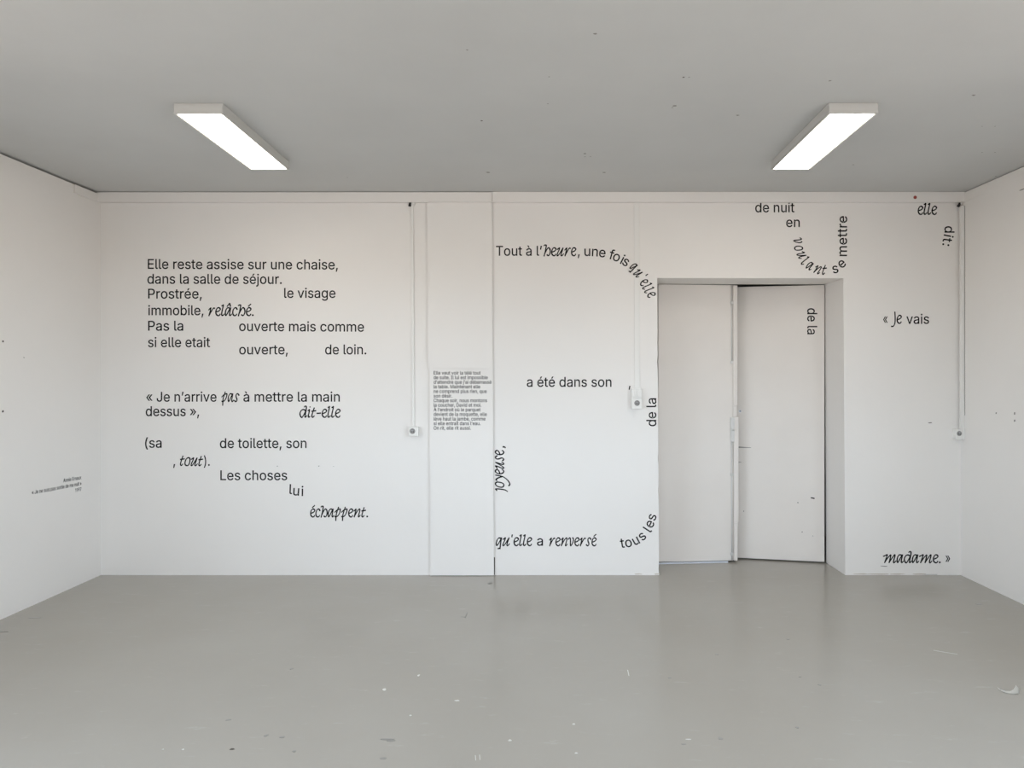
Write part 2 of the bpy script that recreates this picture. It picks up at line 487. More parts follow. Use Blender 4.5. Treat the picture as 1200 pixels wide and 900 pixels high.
a_ = lamp('lit white rectangular ceiling lamp in front of the double door, the right one', 974, 1023.5, 906.5, 947.5, 133.8, 198)

def copy_thing(src, loc, label):
    c = src.copy(); C.objects.link(c); c.location = loc; c.rotation_euler.z = 0; c['label'] = label
    for ch in src.children:
        d = ch.copy(); C.objects.link(d); d.parent = c
    return c
copy_thing(a_, (-1.72, 1.1, H), 'added unseen ceiling lamp above and left of the camera, brightening the side walls')  # extra lamps out of view, added to brighten the side walls
copy_thing(a_, (1.72, 1.1, H), 'added unseen ceiling lamp above and right of the camera, brightening the side walls')

# ------------------------------------------------------------------ cable trunking and sockets
def trunk(label, pt, pb, w, dpt):
    """shallow plastic trunking on the back wall from pixel pt to pixel pb"""
    a, b = P(*pt, D - dpt), P(*pb, D - dpt)
    root = thing('cable_trunking', label, 'trunking', (b.x, D, b.z))
    bm = bmesh.new()
    prism(bm, [(b.x - w / 2 - root.location.x, 0), (b.x + w / 2 - root.location.x, 0),
               (a.x + w / 2 - root.location.x, a.z - b.z), (a.x - w / 2 - root.location.x, a.z - b.z)], -dpt, 0)
    bmesh.ops.bevel(bm, geom=list(bm.edges), offset=min(.0015, dpt * .3), segments=1, affect='EDGES')
    obj('duct', bm, M_PLASTIC, root)
    return root, a, b
t1, a, b = trunk('narrow white cable trunking left of the pilaster, cornice to socket', (482.8, 238), (484.3, 500), .019, .013)
for f_ in (.32, .86):
    p_ = a.lerp(b, f_)
    bm = bmesh.new(); box(bm, p_.x - .0115, p_.x + .0115, D - .0155, D, p_.z - .01, p_.z + .01, off=t1.location, bevel=.001); obj('clip', bm, M_PLASTIC, t1)
t2, a, b = trunk('wide flat white cable trunking beside the double door', (746, 237), (747, 455.3), .039, .005)
bm = bmesh.new(); box(bm, a.x - .021, a.x + .021, D - .0065, D, a.z - .02, a.z - .001, off=t2.location, bevel=.001); obj('clip', bm, M_PLASTIC, t2)

def outlet_face(root, x, z, yf, r, name='socket_well'):
    """round sunken outlet with earth pin and two holes, facing the room"""
    o_ = root.location
    bm = bmesh.new()
    n = 24
    R0 = [bm.verts.new((x + r * math.cos(2*PI*k/n) - o_.x, yf - .0022 - o_.y, z + r * math.sin(2*PI*k/n) - o_.z)) for k in range(n)]
    R1 = [bm.verts.new((x + (r+.003) * math.cos(2*PI*k/n) - o_.x, yf - .0002 - o_.y, z + (r+.003) * math.sin(2*PI*k/n) - o_.z)) for k in range(n)]
    R2 = [bm.verts.new((x + r*.86 * math.cos(2*PI*k/n) - o_.x, yf - .0004 - o_.y, z + r*.86 * math.sin(2*PI*k/n) - o_.z)) for k in range(n)]
    for k in range(n):
        j = (k + 1) % n
        bm.faces.new((R1[k], R1[j], R0[j], R0[k])); bm.faces.new((R0[k], R0[j], R2[j], R2[k]))
    bm.faces.new(R2)
    obj(name, bm, M_GREYP, root)
    bm = bmesh.new(); cyl(bm, (x, yf, z + r * .25), (x, yf - .012, z + r * .25), .0035, off=o_, seg=10); obj('earth_pin', bm, M_METAL, root, True)
    for s_ in (-1, 1):
        bm = bmesh.new(); cyl(bm, (x + s_ * r * .4, yf, z - r * .25), (x + s_ * r * .4, yf - .0016, z - r * .25), .004, off=o_, seg=10); obj('pin_hole', bm, M_DARKP, root)

def surface_box(label, x0, x1, z0, z1, depth):
    root = thing('wall_socket', label, 'socket', ((x0 + x1) / 2, D, z0))
    bm = bmesh.new(); box(bm, x0, x1, D - depth * .8, D, z0, z1, off=root.location, bevel=.003); obj('back_box', bm, M_PLASTIC, root)
    return root
# left socket
dp = .048
a, b = P(479.2, 500.3, D - dp), P(490.3, 511.3, D - dp)
s1 = surface_box('single white wall socket at the foot of the narrow trunking, left of the pilaster', a.x + .001, b.x - .001, b.z + .001, a.z - .001, dp)
bm = bmesh.new(); box(bm, a.x, b.x, D - dp, D - dp * .75, b.z, a.z, off=s1.location, bevel=.004); obj('cover_plate', bm, M_PLASTIC, s1)
outlet_face(s1, P(483.3, 0, D - dp).x, P(0, 505.3, D - dp).z, D - dp, .0175)
# middle switch over socket
dp = .045
a, b = P(740.3, 455.2, D - dp), P(752.2, 479.2, D - dp)
s2 = surface_box('white double rocker switch above a socket beside the double door', a.x + .001, b.x - .001, b.z + .001, a.z - .001, dp)
m1, m2 = P(0, 466.2, D - dp).z, P(0, 467, D - dp).z
bm = bmesh.new(); box(bm, a.x, b.x, D - dp, D - dp * .72, m1, a.z, off=s2.location, bevel=.003); obj('cover_plate', bm, M_PLASTIC, s2)
bm = bmesh.new(); box(bm, a.x, b.x, D - dp, D - dp * .72, b.z, m2, off=s2.location, bevel=.003); obj('cover_plate', bm, M_PLASTIC, s2)
cx = P(746.6, 0, D - dp).x; cz_ = P(0, 460.6, D - dp).z
for s_ in (-1, 1):
    bm = bmesh.new(); box(bm, cx + (s_ - 1) * .0095 + .0006, cx + (s_ + 1) * .0095 - .0006, D - dp - .005, D - dp + .002, cz_ - .021, cz_ + .021, off=s2.location, bevel=.0012)
    obj('rocker', bm, M_PLASTIC, s2)
outlet_face(s2, P(746.6, 0, D - dp).x, P(0, 472.4, D - dp).z, D - dp, .0175)
# right corner box and trunking
yf = 5.425
a, b = P(1120.8, 502.8, yf), P(0, 515.2, yf)
s3 = thing('wall_socket', 'white socket box low in the right corner, below the corner trunking', 'socket', ((a.x + XR) / 2, D, b.z))
bm = bmesh.new(); box(bm, a.x + .001, XR - .0005, yf + .008, D, b.z + .001, a.z - .001, off=s3.location, bevel=.003); obj('back_box', bm, M_PLASTIC, s3)
xs_ = P(1128.3, 0, yf).x
bm = bmesh.new(); box(bm, a.x, xs_ - .0008, yf, yf + .012, b.z, a.z, off=s3.location, bevel=.003); obj('cover_plate', bm, M_PLASTIC, s3)
bm = bmesh.new(); box(bm, xs_ + .0008, XR - .0005, yf, yf + .012, b.z, a.z, off=s3.location, bevel=.003); obj('blank_plate', bm, M_PLASTIC, s3)
outlet_face(s3, P(1124.2, 0, yf).x, P(0, 508, yf).z, yf, .0155)
zt, zb = P(0, 241, yf).z, a.z
t3 = thing('cable_trunking', 'white cable trunking running down the right corner of the room', 'trunking', (XR - .011, 5.45, zb))
bm = bmesh.new(); box(bm, XR - .022, XR - .0005, 5.434, 5.462, zb - .0005, zt, off=t3.location, bevel=.0015); obj('duct', bm, M_PLASTIC, t3)
for z in (P(0, 311, yf).z, P(0, 434, yf).z, P(0, 484, yf).z):
    bm = bmesh.new(); box(bm, XR - .0235, XR - .0005, 5.432, 5.464, z - .006, z + .006, off=t3.location, bevel=.0008); obj('clip', bm, M_PLASTIC, t3)
bm = bmesh.new(); cyl(bm, (XR + .0004, 5.428, zb + .1), (XR + .0004, 5.428, zt), .0018, off=t3.location, seg=6)
obj('cable', bm, M_CABLE, t3)

# cable stubs under the cornice
def stub(label, px, py, top, dxs):
    y = D - .012
    p0 = P(px, py, y)
    root = thing('cable_stub', label, 'cable', (p0.x, D, p0.z))
    a_, b_ = P(px + dxs, top, y), P(px, py, y)
    bm = bmesh.new(); tube(bm, [a_, a_.lerp(b_, .5) + Vector((0, -.008, 0)), b_], [.006, .009, .012], off=root.location); obj('cable', bm, M_CABLE, root, True)
    bm = bmesh.new(); cyl(bm, (p0.x + .026, D, a_.z - .012), (p0.x + .026, D - .02, a_.z - .012), .013, off=root.location, seg=14); obj('grommet', bm, M_PLASTIC, root, True)
    return root
stub('short black cable stub under the cornice at the top of the narrow trunking', 480.3, 241.5, 236.8, .6)
stub('short black cable stub under the cornice in the right corner', 1122.6, 242.5, 237.0, 2.2)

# red sticker on the cornice
bm = bmesh.new(); p_ = P(1072.4, 231.3, CD)
cyl(bm, (0, 0, 0), (0, -.0015, 0), .0125, seg=20)
o = obj('round_sticker', bm, M_RED); o.location = p_
tag(o, 'small dark red round sticker on the cornice near the right corner', 'sticker')

# ------------------------------------------------------------------ small marks as parts of walls, ceiling and floor
def blob(name, c, u, v, ru, rv, m, parent, n=9, seed=0, h=.0008):
    rnd = random.Random(seed)
    w = u.cross(v).normalized()
    bm = bmesh.new(); ring = []
    for k in range(n):
        t = 2 * PI * k / n; s = .7 + .6 * rnd.random()
        ring.append(u * (math.cos(t) * ru * s) + v * (math.sin(t) * rv * s))
    lo = [bm.verts.new(q + w * h) for q in ring]; hi = [bm.verts.new(q - w * h) for q in ring]
    bm.faces.new(lo); bm.faces.new(hi[::-1])
    for k in range(n): bm.faces.new((lo[k], lo[(k+1) % n], hi[(k+1) % n], hi[k]))
    o = obj(name, bm, m, parent); o.location = c
    return o
X, Y, Z = Vector((1, 0, 0)), Vector((0, 1, 0)), Vector((0, 0, 1))
bm = bmesh.new(); a_, b_ = P(579.4, 653, D), P(579.6, 673.5, D)
box(bm, a_.x - .004, a_.x + .004, D - .0012, D + .001, 0.002, a_.z, off=(a_.x, D, 0)); o = obj('open_joint', bm, M_CHIP, wall_back); o.location = (a_.x, D, 0)
M_TAN = mat('bare_plaster', (0.60, 0.54, 0.46), 0.9)
for i, (px, w_) in enumerate([(1010, .06), (1031, .09), (1052, .05), (1078, .05), (748, .03), (770, .02)]):
    blob('chipped_edge', P(px, 672.6, D), X, Z, w_, .0045, M_TAN, wall_back, seed=i + 200)
bm = bmesh.new(); a_ = P(1089.5, 673.6, D); box(bm, -.055, .055, -.001, .001, -.001, .006); o = obj('chipped_edge', bm, M_FLECK, wall_back); o.location = (a_.x, D, .002)
for i, (px, py, ru, rv, m) in enumerate([(325, 546.3, .004, .003, M_CHIP2), (373.7, 546.2, .005, .003, M_CHIP2), (1089.8, 495.4, .012, .0035, M_CHIP),
                                        (1036, 663.5, .03, .003, M_CHIP2), (391, 546.5, .003, .002, M_CHIP2)]):
    blob('wall_mark', P(px, py, D), X, Z, ru, rv, m, wall_back, seed=i)
for i, (px, py, r, m) in enumerate([(3.4, 400, .006, M_CHIP), (3.4, 482, .0075, M_CHIP), (28, 419, .004, M_CHIP2)]):
    blob('wall_mark', PX(px, py, XL), Y, Z, r, r * .9, m, wall_left, seed=i + 20)
for i, (px, py, r, m) in enumerate([(1167.5, 484, .005, M_CHIP2), (1189, 484.5, .007, M_CHIP2), (1189, 493, .006, M_CHIP2)]):
    blob('wall_mark', PX(px, py, XR), Y, Z, r * 1.4, r * 1.3, m, wall_right, seed=i + 30)
blob('wall_mark', PX(1197.5, 222.3, XR), Y, Z, .03, .004, M_CHIP2, wall_right, seed=39)
for i, (px, py, r, m) in enumerate([(697.5, 39.5, .008, M_CHIP2), (801, 90.5, .006, M_CHIP), (807.5, 90.5, .004, M_CHIP2), (790.5, 124, .010, M_CHIP2),
        (788, 126, .005, M_CHIP2), (685.5, 180, .008, M_CHIP), (685.5, 183.5, .005, M_CHIP2), (692, 183.5, .005, M_CHIP2), (972.5, 94.5, .007, M_CHIP2),
        (1141, 111.5, .009, M_CHIP2), (564.5, 141.5, .007, M_CHIP), (547.5, 58.5, .005, M_CHIP2), (864.5, 135, .009, M_CHIP2), (708, 202, .014, M_CHIP2),
        (572, 202, .014, M_CHIP2), (407, 208, .005, M_CHIP2), (1167, 206.5, .006, M_CHIP2), (1000, 193, .006, M_CHIP2),
        (223.7, 123.5, .008, M_CHIP), (643.5, 90, .004, M_CHIP2), (642, 121.5, .004, M_CHIP2), (1151, 148, .004, M_CHIP2), (1166, 148, .004, M_CHIP2),
        (1151, 178.5, .005, M_CHIP2), (1166, 178.5, .005, M_CHIP2)]):
    p_ = PZ(px, py, H)
    blob('paint_chip', p_, X, Y, r * .9, r * .8, m, ceiling, seed=i + 50)
for i, (px, py, ru, rv, m) in enumerate([(450.5, 808, .012, .010, M_FLECK), (536, 821, .014, .006, M_FLECK), (672.5, 848.5, .007, .005, M_FLECK),
        (675, 882.7, .008, .005, M_FLECK), (597.5, 867.5, .009, .006, M_FLECK), (481, 838.5, .006, .005, M_FLECK), (785, 794.3, .010, .006, M_CHIP2),
        (840, 766.7, .010, .007, M_CHIP2), (937.5, 793, .008, .006, M_CHIP2), (960.5, 802.5, .010, .006, M_CHIP2), (934.5, 852.5, .010, .006, M_CHIP2),
        (844.5, 865.5, .012, .010, M_CHIP2), (924, 749, .014, .006, M_CHIP2), (800.5, 872, .012, .004, M_CHIP2), (267.5, 843.5, .012, .007, M_CHIP2),
        (272, 878, .011, .005, M_CHIP), (341.5, 783.5, .010, .008, M_CHIP2), (344.5, 880.5, .010, .005, M_CHIP2), (311.5, 862, .012, .008, M_CHIP2),
        (331, 863.5, .012, .008, M_CHIP2), (40, 724, .05, .006, M_CHIP2), (2, 740.5, .04, .006, M_CHIP2), (807, 866.5, .014, .003, M_FLECK),
        (490.5, 791.5, .008, .008, M_FLECK), (1148, 708, .03, .006, M_CHIP2), (454, 866, .03, .006, M_CHIP2), (458, 868, .02, .006, M_CHIP2),
        (449, 888.5, .02, .007, M_CHIP2), (574, 683.5, .02, .02, M_CHIP2), (191, 878.3, .004, .004, M_FLECK), (214.5, 878.3, .006, .004, M_FLECK)]):
    p_ = PZ(px, py, .0004)
    blob('floor_fleck', p_, X, Y, ru * .8, rv * 1.2, m, floor, seed=i + 90, h=.0006)
# hairline crack and pale scratches on the floor
def streak(pix, w, m, name, seed):
    pts = [PZ(x, y, .0006) for x, y in pix]
    bm = bmesh.new(); tube(bm, [q - pts[0] for q in pts], w, seg=5)
    for v in bm.verts: v.co.z *= .25
    o = obj(name, bm, m, floor); o.location = pts[0]
    return o
streak([(547.4, 717.5), (546.4, 720.5), (545.2, 723.8)], .0035, M_CHIP2, 'floor_crack', 1)
streak([(539.8, 722.6), (545, 723.6)], .0025, M_CHIP2, 'floor_crack', 2)
streak([(1094, 762), (1108, 764.5), (1122, 766.6)], .0025, M_FLECK, 'floor_scratch', 3)
streak([(735.5, 785), (737, 792)], .0018, M_FLECK, 'floor_scratch', 4)
streak([(557, 885), (557.5, 891)], .0014, M_FLECK, 'floor_scratch', 5)
streak([(562, 884.5), (562.5, 890.5)], .0014, M_FLECK, 'floor_scratch', 6)
# curled paper sliver
root_p = PZ(1181, 811, .0)
bm = bmesh.new(); prof = []
px = [(1169.3, 808.6), (1174, 810.8), (1180, 812), (1186, 812.4), (1190.5, 811.6), (1192.6, 808)]
ww = [.003, .006, .007, .009, .013, .010]
hh = [.010, .004, .002, .002, .004, .012]
q = [PZ(x, y, .0) - root_p for x, y in px]
rows = []
for p_, w_, h_ in zip(q, ww, hh):
    rows.append([bm.verts.new(p_ + Vector((0, -w_ * 1.4, h_ * .6 + .001))), bm.verts.new(p_ + Vector((0, 0, h_ * .8 + .002))), bm.verts.new(p_ + Vector((0, w_ * 1.4, h_ + .003)))])
for A, B in zip(rows, rows[1:]):
    for j in range(2): bm.faces.new((A[j], B[j], B[j + 1], A[j + 1]))
bmesh.ops.solidify(bm, geom=list(bm.faces), thickness=.0006)
o = obj('paper_sliver', bm, M_PAPER, None, True); o.location = root_p
tag(o, 'curled white paper sliver lying on the grey floor at lower right', 'scrap')

GLYPHS = {
    ' ': (188, []),
    '(': (273, ['90,244 109,364 145,477 177,539 236,539 204,466 169,351 152,241 152,176 167,83 202,-19 236,-96 177,-96 150,-46 128,4 111,55 99,106 92,156']),
    ')': (273, ['37,-96 86,18 113,116 122,207 112,313 94,390 54,503 37,539 97,539 128,477 154,403 173,323 183,244 182,156 174,104 161,53 123,-47 97,-96']),
    ',': (188, ['38,-119 68,71 137,71 84,-119']),
    '.': (188, ['83,-3 63,9 55,18 50,41 55,64 73,81 95,87 118,81 135,64 140,53 140,29 128,9 107,-3']),
    '1': (400, ['276,509 276,0 212,0 212,448 86,358 86,427 198,509']),
    '7': (453, ['97,0 323,452 62,452 62,509 391,509 391,449 165,0']),
    '9': (453, ['226,516 256,513 285,506 310,494 333,478 352,458 368,434 380,408 387,378 389,347 382,296 359,240 315,168 200,0 130,0 301,248 307,248 287,221 257,202 232,195 188,197 161,203 137,214 116,229 98,247 83,269 72,294 66,321 64,352 66,382 73,411 85,436 101,459 120,479 168,506 196,513', '207,459 174,446 148,423 131,390 125,352 131,313 138,295 160,268 174,257 207,245 226,243 263,249 293,267 314,295 322,312 327,350 322,390 305,422 279,446 245,459']),
    ':': (188, ['83,-3 63,9 55,18 50,41 55,64 73,81 95,87 118,81 135,64 140,53 140,29 128,9 107,-3', '83,272 63,284 51,304 51,328 63,349 83,360 95,362 118,356 128,349 140,328 140,304 128,284 107,272']),
    'A': (480, ['16,0 201,509 276,509 463,0 395,0 232,478 245,478 191,302 85,0', '110,142 110,199 370,199 370,142']),
    'C': (510, ['267,-7 225,-3 186,7 150,25 119,49 92,79 70,115 53,157 44,203 40,254 44,305 53,352 70,393 92,429 119,459 150,484 186,501 225,512 267,516 317,511 362,496 402,471 435,438 459,397 473,348 408,348 389,395 357,428 330,444 284,455 237,453 209,445 184,432 161,414 141,391 125,364 113,332 106,295 103,254 106,213 113,177 125,145 141,117 161,94 184,76 210,63 237,56 284,54 330,65 369,90 397,128 408,160 473,160 459,112 435,71 420,53 383,24 341,5 293,-6']),
    'D': (502, ['219,0 96,0 96,57 215,57 254,60 288,68 318,81 343,99 363,122 379,149 390,181 397,216 399,255 397,294 390,329 379,361 364,388 344,410 320,428 291,441 258,449 221,452 93,452 93,509 225,509 273,505 315,495 353,478 385,455 412,426 433,391 449,351 458,306 462,255 458,205 449,159 433,119 411,83 384,54 351,31 312,14 268,3', '125,509 125,0 60,0 60,509']),
    'E': (419, ['60,0 60,509 372,509 372,452 125,452 125,286 355,286 355,229 125,229 125,57 375,57 375,0']),
    'I': (300, ['31,0 31,57 118,57 118,452 31,452 31,509 269,509 269,452 183,452 183,57 269,57 269,0']),
    'J': (396, ['185,-7 143,-2 106,11 75,33 52,63 38,100 33,173 98,173 100,117 108,93 122,74 139,61 160,53 185,50 209,53 230,61 248,74 261,93 269,117 272,145 272,509 336,509 336,145 332,100 318,63 294,33 263,11 227,-2']),
    'L': (393, ['60,0 60,509 125,509 125,57 361,57 361,0']),
    'M': (628, ['60,0 60,509 150,509 314,95 478,509 568,509 568,0 508,0 508,430 340,0 288,0 120,430 120,0']),
    'O': (533, ['267,-7 225,-3 186,7 150,25 119,49 92,79 70,115 53,157 44,203 40,254 44,305 53,352 70,393 92,429 119,459 150,484 186,501 225,512 267,516 309,512 348,501 384,484 415,459 442,429 464,393 480,352 490,305 493,254 490,203 480,157 464,115 442,79 415,49 384,25 348,7 309,-3', '267,53 296,55 324,63 349,76 372,94 392,116 408,144 420,176 428,213 430,254 428,295 420,332 408,365 392,392 372,415 349,433 324,446 296,453 267,456 237,453 210,445 184,433 161,415 142,392 125,364 113,332 106,295 103,254 106,213 113,176 125,144 161,94 184,76 210,63 237,55']),
    'P': (445, ['235,509 272,506 305,499 332,487 356,471 375,452 390,430 407,377 409,348 407,318 390,265 375,243 356,223 332,207 305,195 272,188 93,186 93,242 257,244 279,248 312,266 333,294 343,328 343,367 333,402 312,428 297,439 257,451 93,452 93,509', '125,0 60,0 60,509 125,509']),
    'T': (449, ['32,452 32,509 417,509 417,452 257,452 257,0 193,0 193,452']),
    'a': (389, ['160,-9 115,-3 76,15 60,29 38,63 32,84 30,108 36,146 53,174 92,200 257,231 271,240 276,257 272,285 260,307 240,322 212,330 178,330 137,316 110,292 100,274 41,291 51,313 79,346 114,368 153,380 208,384 255,375 300,350 322,320 330,301 337,251 337,0 277,0 277,52 272,52 242,16 215,1', '192,47 211,51 242,68 263,93 274,122 276,190 134,159 103,139 93,118 93,93 102,72 119,57 142,48']),
    'b': (424, ['208,-7 172,4 147,21 118,59 112,59 112,0 53,0 53,509 114,509 114,319 118,319 137,346 171,373 207,383 259,382 287,374 313,361 335,342 354,320 370,293 381,261 388,227 390,189 388,151 381,116 370,84 355,57 336,34 313,16 288,3 260,-6', '220,47 242,49 262,55 294,80 316,117 327,163 327,215 316,261 307,281 295,298 262,322 243,328 220,330 198,328 178,322 161,312 134,282 118,241 113,189 118,138 135,95 147,78 179,55 198,49']),
    'c': (396, ['174,-5 144,3 117,16 93,35 72,58 56,85 44,116 37,150 34,187 37,225 44,260 56,291 72,318 93,341 117,360 144,374 174,382 226,384 276,371 318,346 349,308 362,277 303,262 278,304 242,325 207,330 184,328 163,321 145,310 130,296 108,258 98,212 96,187 102,139 108,117 130,80 145,66 163,55 207,46 253,55 285,80 304,117 363,102 350,70 331,43 292,12 244,-5 226,-7']),
    'd': (424, ['165,-6 137,3 111,16 89,34 70,57 55,84 43,116 36,151 34,189 36,227 43,261 55,293 70,320 89,342 112,361 137,374 165,382 218,383 253,373 287,346 306,319 311,319 311,509 372,509 372,0 313,0 313,59 307,59 277,21 252,4 217,-7', '205,47 226,49 246,55 278,78 290,95 306,138 312,189 306,241 300,263 278,299 246,322 227,328 205,330 182,328 162,322 130,298 108,261 98,215 96,189 102,139 118,97 130,80 162,55 182,49']),
    'e': (404, ['177,-5 145,3 117,16 92,35 72,58 56,85 44,116 37,150 34,187 36,224 55,290 71,317 91,340 115,359 142,373 172,382 226,383 266,374 303,355 334,324 347,305 365,256 370,227 371,169 75,169 75,221 338,221 310,202 304,248 298,269 277,301 263,314 246,323 205,330 164,323 131,301 109,270 97,231 98,151 102,127 110,106 121,88 151,61 190,48 241,49 276,65 294,82 306,105 365,91 348,55 320,26 283,4 237,-7']),
    'f': (254, ['228,379 228,327 6,327 6,379', '81,0 82,452 87,470 107,499 135,519 169,529 243,521 227,468 195,474 164,468 154,460 143,435 142,0']),
    'g': (425, ['207,-151 156,-146 114,-132 82,-110 59,-84 51,-69 101,-41 131,-74 154,-88 187,-96 236,-95 261,-87 282,-75 298,-58 308,-34 311,-6 311,68 306,68 287,41 266,23 236,10 195,5 165,7 138,14 90,43 71,65 55,90 43,120 36,154 34,191 36,229 43,263 55,293 71,320 90,342 112,361 138,374 166,382 218,383 253,373 279,356 308,319 313,319 313,379 372,379 370,-40 363,-67 350,-90 334,-109 314,-124 291,-136 237,-149', '205,59 246,66 264,75 278,87 300,121 311,166 311,219 300,264 291,283 279,299 247,322 227,328 205,330 182,328 163,322 145,312 118,282 102,241 96,193 102,144 118,104 145,76 163,66']),
    'h': (410, ['114,0 53,0 53,509 114,509 114,287 102,287 116,319 132,344 152,362 175,374 200,382 252,383 295,369 313,356 341,321 350,298 357,240 357,0 296,0 296,235 293,263 286,286 273,304 256,318 235,326 192,328 161,317 136,297 126,283 115,248']),
    'i': (167, ['53,0 53,379 114,379 114,0', '73,444 54,455 43,472 41,483 47,504 63,518 84,524 105,518 121,504 126,483 121,463 105,448 95,444']),
    'j': (167, ['53,379 114,379 112,-52 102,-90 80,-119 47,-137 -10,-143 -10,-87 18,-85 31,-80 47,-61 53,-29', '72,444 53,455 42,472 42,494 53,512 72,522 83,524 105,518 120,504 125,494 125,472 114,455 95,444']),
    'l': (189, ['112,0 91,8 74,20 62,37 55,59 53,509 114,509 114,83 120,62 135,53 170,54 181,3 147,-2']),
    'm': (610, ['53,0 53,379 112,379 112,295 108,295 122,331 144,358 172,376 203,385 245,383 268,375 287,361 303,342 314,320 321,295 312,295 326,329 350,356 381,375 417,385 458,385 497,372 514,361 529,346 541,328 550,307 557,255 557,0 496,0 496,254 493,279 485,298 473,313 456,323 438,329 402,329 374,320 353,302 336,263 335,0 274,0 272,280 265,297 253,311 238,322 220,328 185,329 158,320 135,302 119,274 114,238 114,0']),
    'n': (410, ['114,0 53,0 53,379 112,379 112,287 102,287 116,319 132,344 152,362 175,374 200,382 252,383 295,369 313,356 341,321 350,298 357,240 357,0 296,0 296,235 293,263 286,286 273,304 256,318 235,326 192,328 161,317 136,297 126,283 115,248']),
    'o': (415, ['207,-8 174,-5 144,3 117,16 93,35 72,58 56,85 44,116 37,150 34,187 37,225 44,260 56,291 72,318 93,341 117,360 144,374 174,382 207,384 241,382 271,374 299,360 323,341 343,318 359,291 371,260 379,225 381,187 379,150 371,116 359,85 343,58 323,35 299,16 271,3 241,-5', '207,46 252,55 270,66 298,97 314,139 319,187 314,236 298,278 285,296 270,310 252,321 231,328 207,330 184,328 163,321 145,310 130,296 108,258 98,212 96,187 102,139 108,117 130,80 145,66 163,55']),
    'p': (424, ['53,-143 53,379 112,379 112,319 118,319 137,346 171,373 207,383 259,382 287,374 313,361 335,342 354,320 370,293 381,261 388,227 390,189 388,151 381,116 370,84 355,57 336,34 313,16 288,3 260,-6 208,-7 173,4 147,21 118,59 114,59 114,-143', '220,47 242,49 262,55 294,80 316,117 327,163 327,215 316,261 307,281 295,298 262,322 243,328 220,330 198,328 178,322 161,312 134,282 118,241 113,189 118,138 135,95 147,78 179,55 198,49']),
    'q': (424, ['372,-143 311,-143 311,59 306,59 277,21 252,4 217,-7 165,-6 137,3 111,16 89,34 70,57 55,84 43,116 36,151 34,189 36,227 43,261 55,293 70,320 89,342 112,361 137,374 165,382 218,383 253,373 287,346 307,319 313,319 313,379 372,379', '205,47 226,49 246,55 278,78 290,95 306,138 312,189 306,241 300,263 278,299 246,322 227,328 205,330 182,328 162,322 130,298 108,261 98,215 96,189 102,139 118,97 130,80 162,55 182,49']),
    'r': (259, ['53,0 53,379 112,379 112,321 115,321 124,339 152,367 171,377 191,383 243,384 243,322 207,326 174,321 146,306 126,284 115,254 114,0']),
    's': (365, ['157,-7 112,3 76,24 50,54 41,73 36,94 94,107 101,87 111,72 124,60 160,47 181,45 206,47 227,53 244,62 258,74 265,88 268,103 262,126 243,144 118,180 92,192 72,208 58,227 50,249 47,274 49,295 55,314 65,332 95,360 137,378 161,383 212,383 254,372 286,352 309,324 324,290 268,277 254,304 243,316 210,331 187,333 147,326 131,317 111,292 110,264 124,243 152,229 261,200 287,187 306,171 320,153 328,131 331,107 329,85 323,65 298,31 260,6 210,-7']),
    't': (227, ['204,379 204,327 6,327 6,379', '65,471 126,471 127,83 130,70 144,55 202,54 213,2 168,-4 138,-1 113,7 92,21 77,41 68,64 65,93']),
    'u': (410, ['182,-5 135,2 97,23 82,39 69,59 60,82 54,109 53,379 114,379 116,117 124,94 137,75 154,61 175,53 218,51 249,62 263,71 283,97 295,132 296,379 357,379 357,0 298,0 298,92 307,92 294,60 277,35 257,17 234,5 209,-3']),
    'v': (389, ['163,0 17,379 84,379 206,21 184,21 224,155 305,379 371,379 226,0']),
    'x': (379, ['21,0 171,218 171,171 29,379 100,379 207,206 175,206 233,306 282,379 352,379 209,169 209,214 358,0 287,0 173,182 205,182 148,85 91,0']),
    '«': (403, ['168,49 33,209 168,369 238,369 105,209 238,49', '307,49 171,209 307,369 377,369 243,209 377,49']),
    '»': (403, ['26,49 159,209 26,369 96,369 231,209 96,49', '165,49 298,209 165,369 234,369 370,209 234,49']),
    'À': (480, ['16,0 201,509 276,509 463,0 395,0 232,478 245,478 191,302 85,0', '110,142 110,199 370,199 370,142', '216,558 150,659 218,659 266,558']),
    'à': (389, ['160,-9 115,-3 76,15 60,29 38,63 32,84 30,108 36,146 53,174 92,200 257,231 271,240 276,257 272,285 260,307 240,322 212,330 178,330 137,316 110,292 100,274 41,291 51,313 79,346 114,368 153,380 208,384 255,375 300,350 322,320 330,301 337,251 337,0 277,0 277,52 272,52 242,16 215,1', '192,47 211,51 242,68 263,93 274,122 276,190 134,159 103,139 93,118 93,93 102,72 119,57 142,48', '165,429 99,529 168,529 215,429']),
    'è': (404, ['177,-5 145,3 117,16 92,35 72,58 56,85 44,116 37,150 34,187 36,224 55,290 71,317 91,340 115,359 142,373 172,382 226,383 266,374 303,355 334,324 347,305 365,256 370,227 371,169 75,169 75,221 338,221 310,202 304,248 298,269 277,301 263,314 246,323 205,330 164,323 131,301 109,270 97,231 98,151 102,127 110,106 121,88 151,61 190,48 241,49 276,65 294,82 306,105 365,91 348,55 320,26 283,4 237,-7', '180,429 114,529 182,529 230,429']),
    'é': (404, ['177,-5 145,3 117,16 92,35 72,58 56,85 44,116 37,150 34,187 36,224 55,290 71,317 91,340 115,359 142,373 172,382 226,383 266,374 303,355 334,324 347,305 365,256 370,227 371,169 75,169 75,221 338,221 310,202 304,248 298,269 277,301 263,314 246,323 205,330 164,323 131,301 109,270 97,231 98,151 102,127 110,106 121,88 151,61 190,48 241,49 276,65 294,82 306,105 365,91 348,55 320,26 283,4 237,-7', '177,429 225,529 293,529 227,429']),
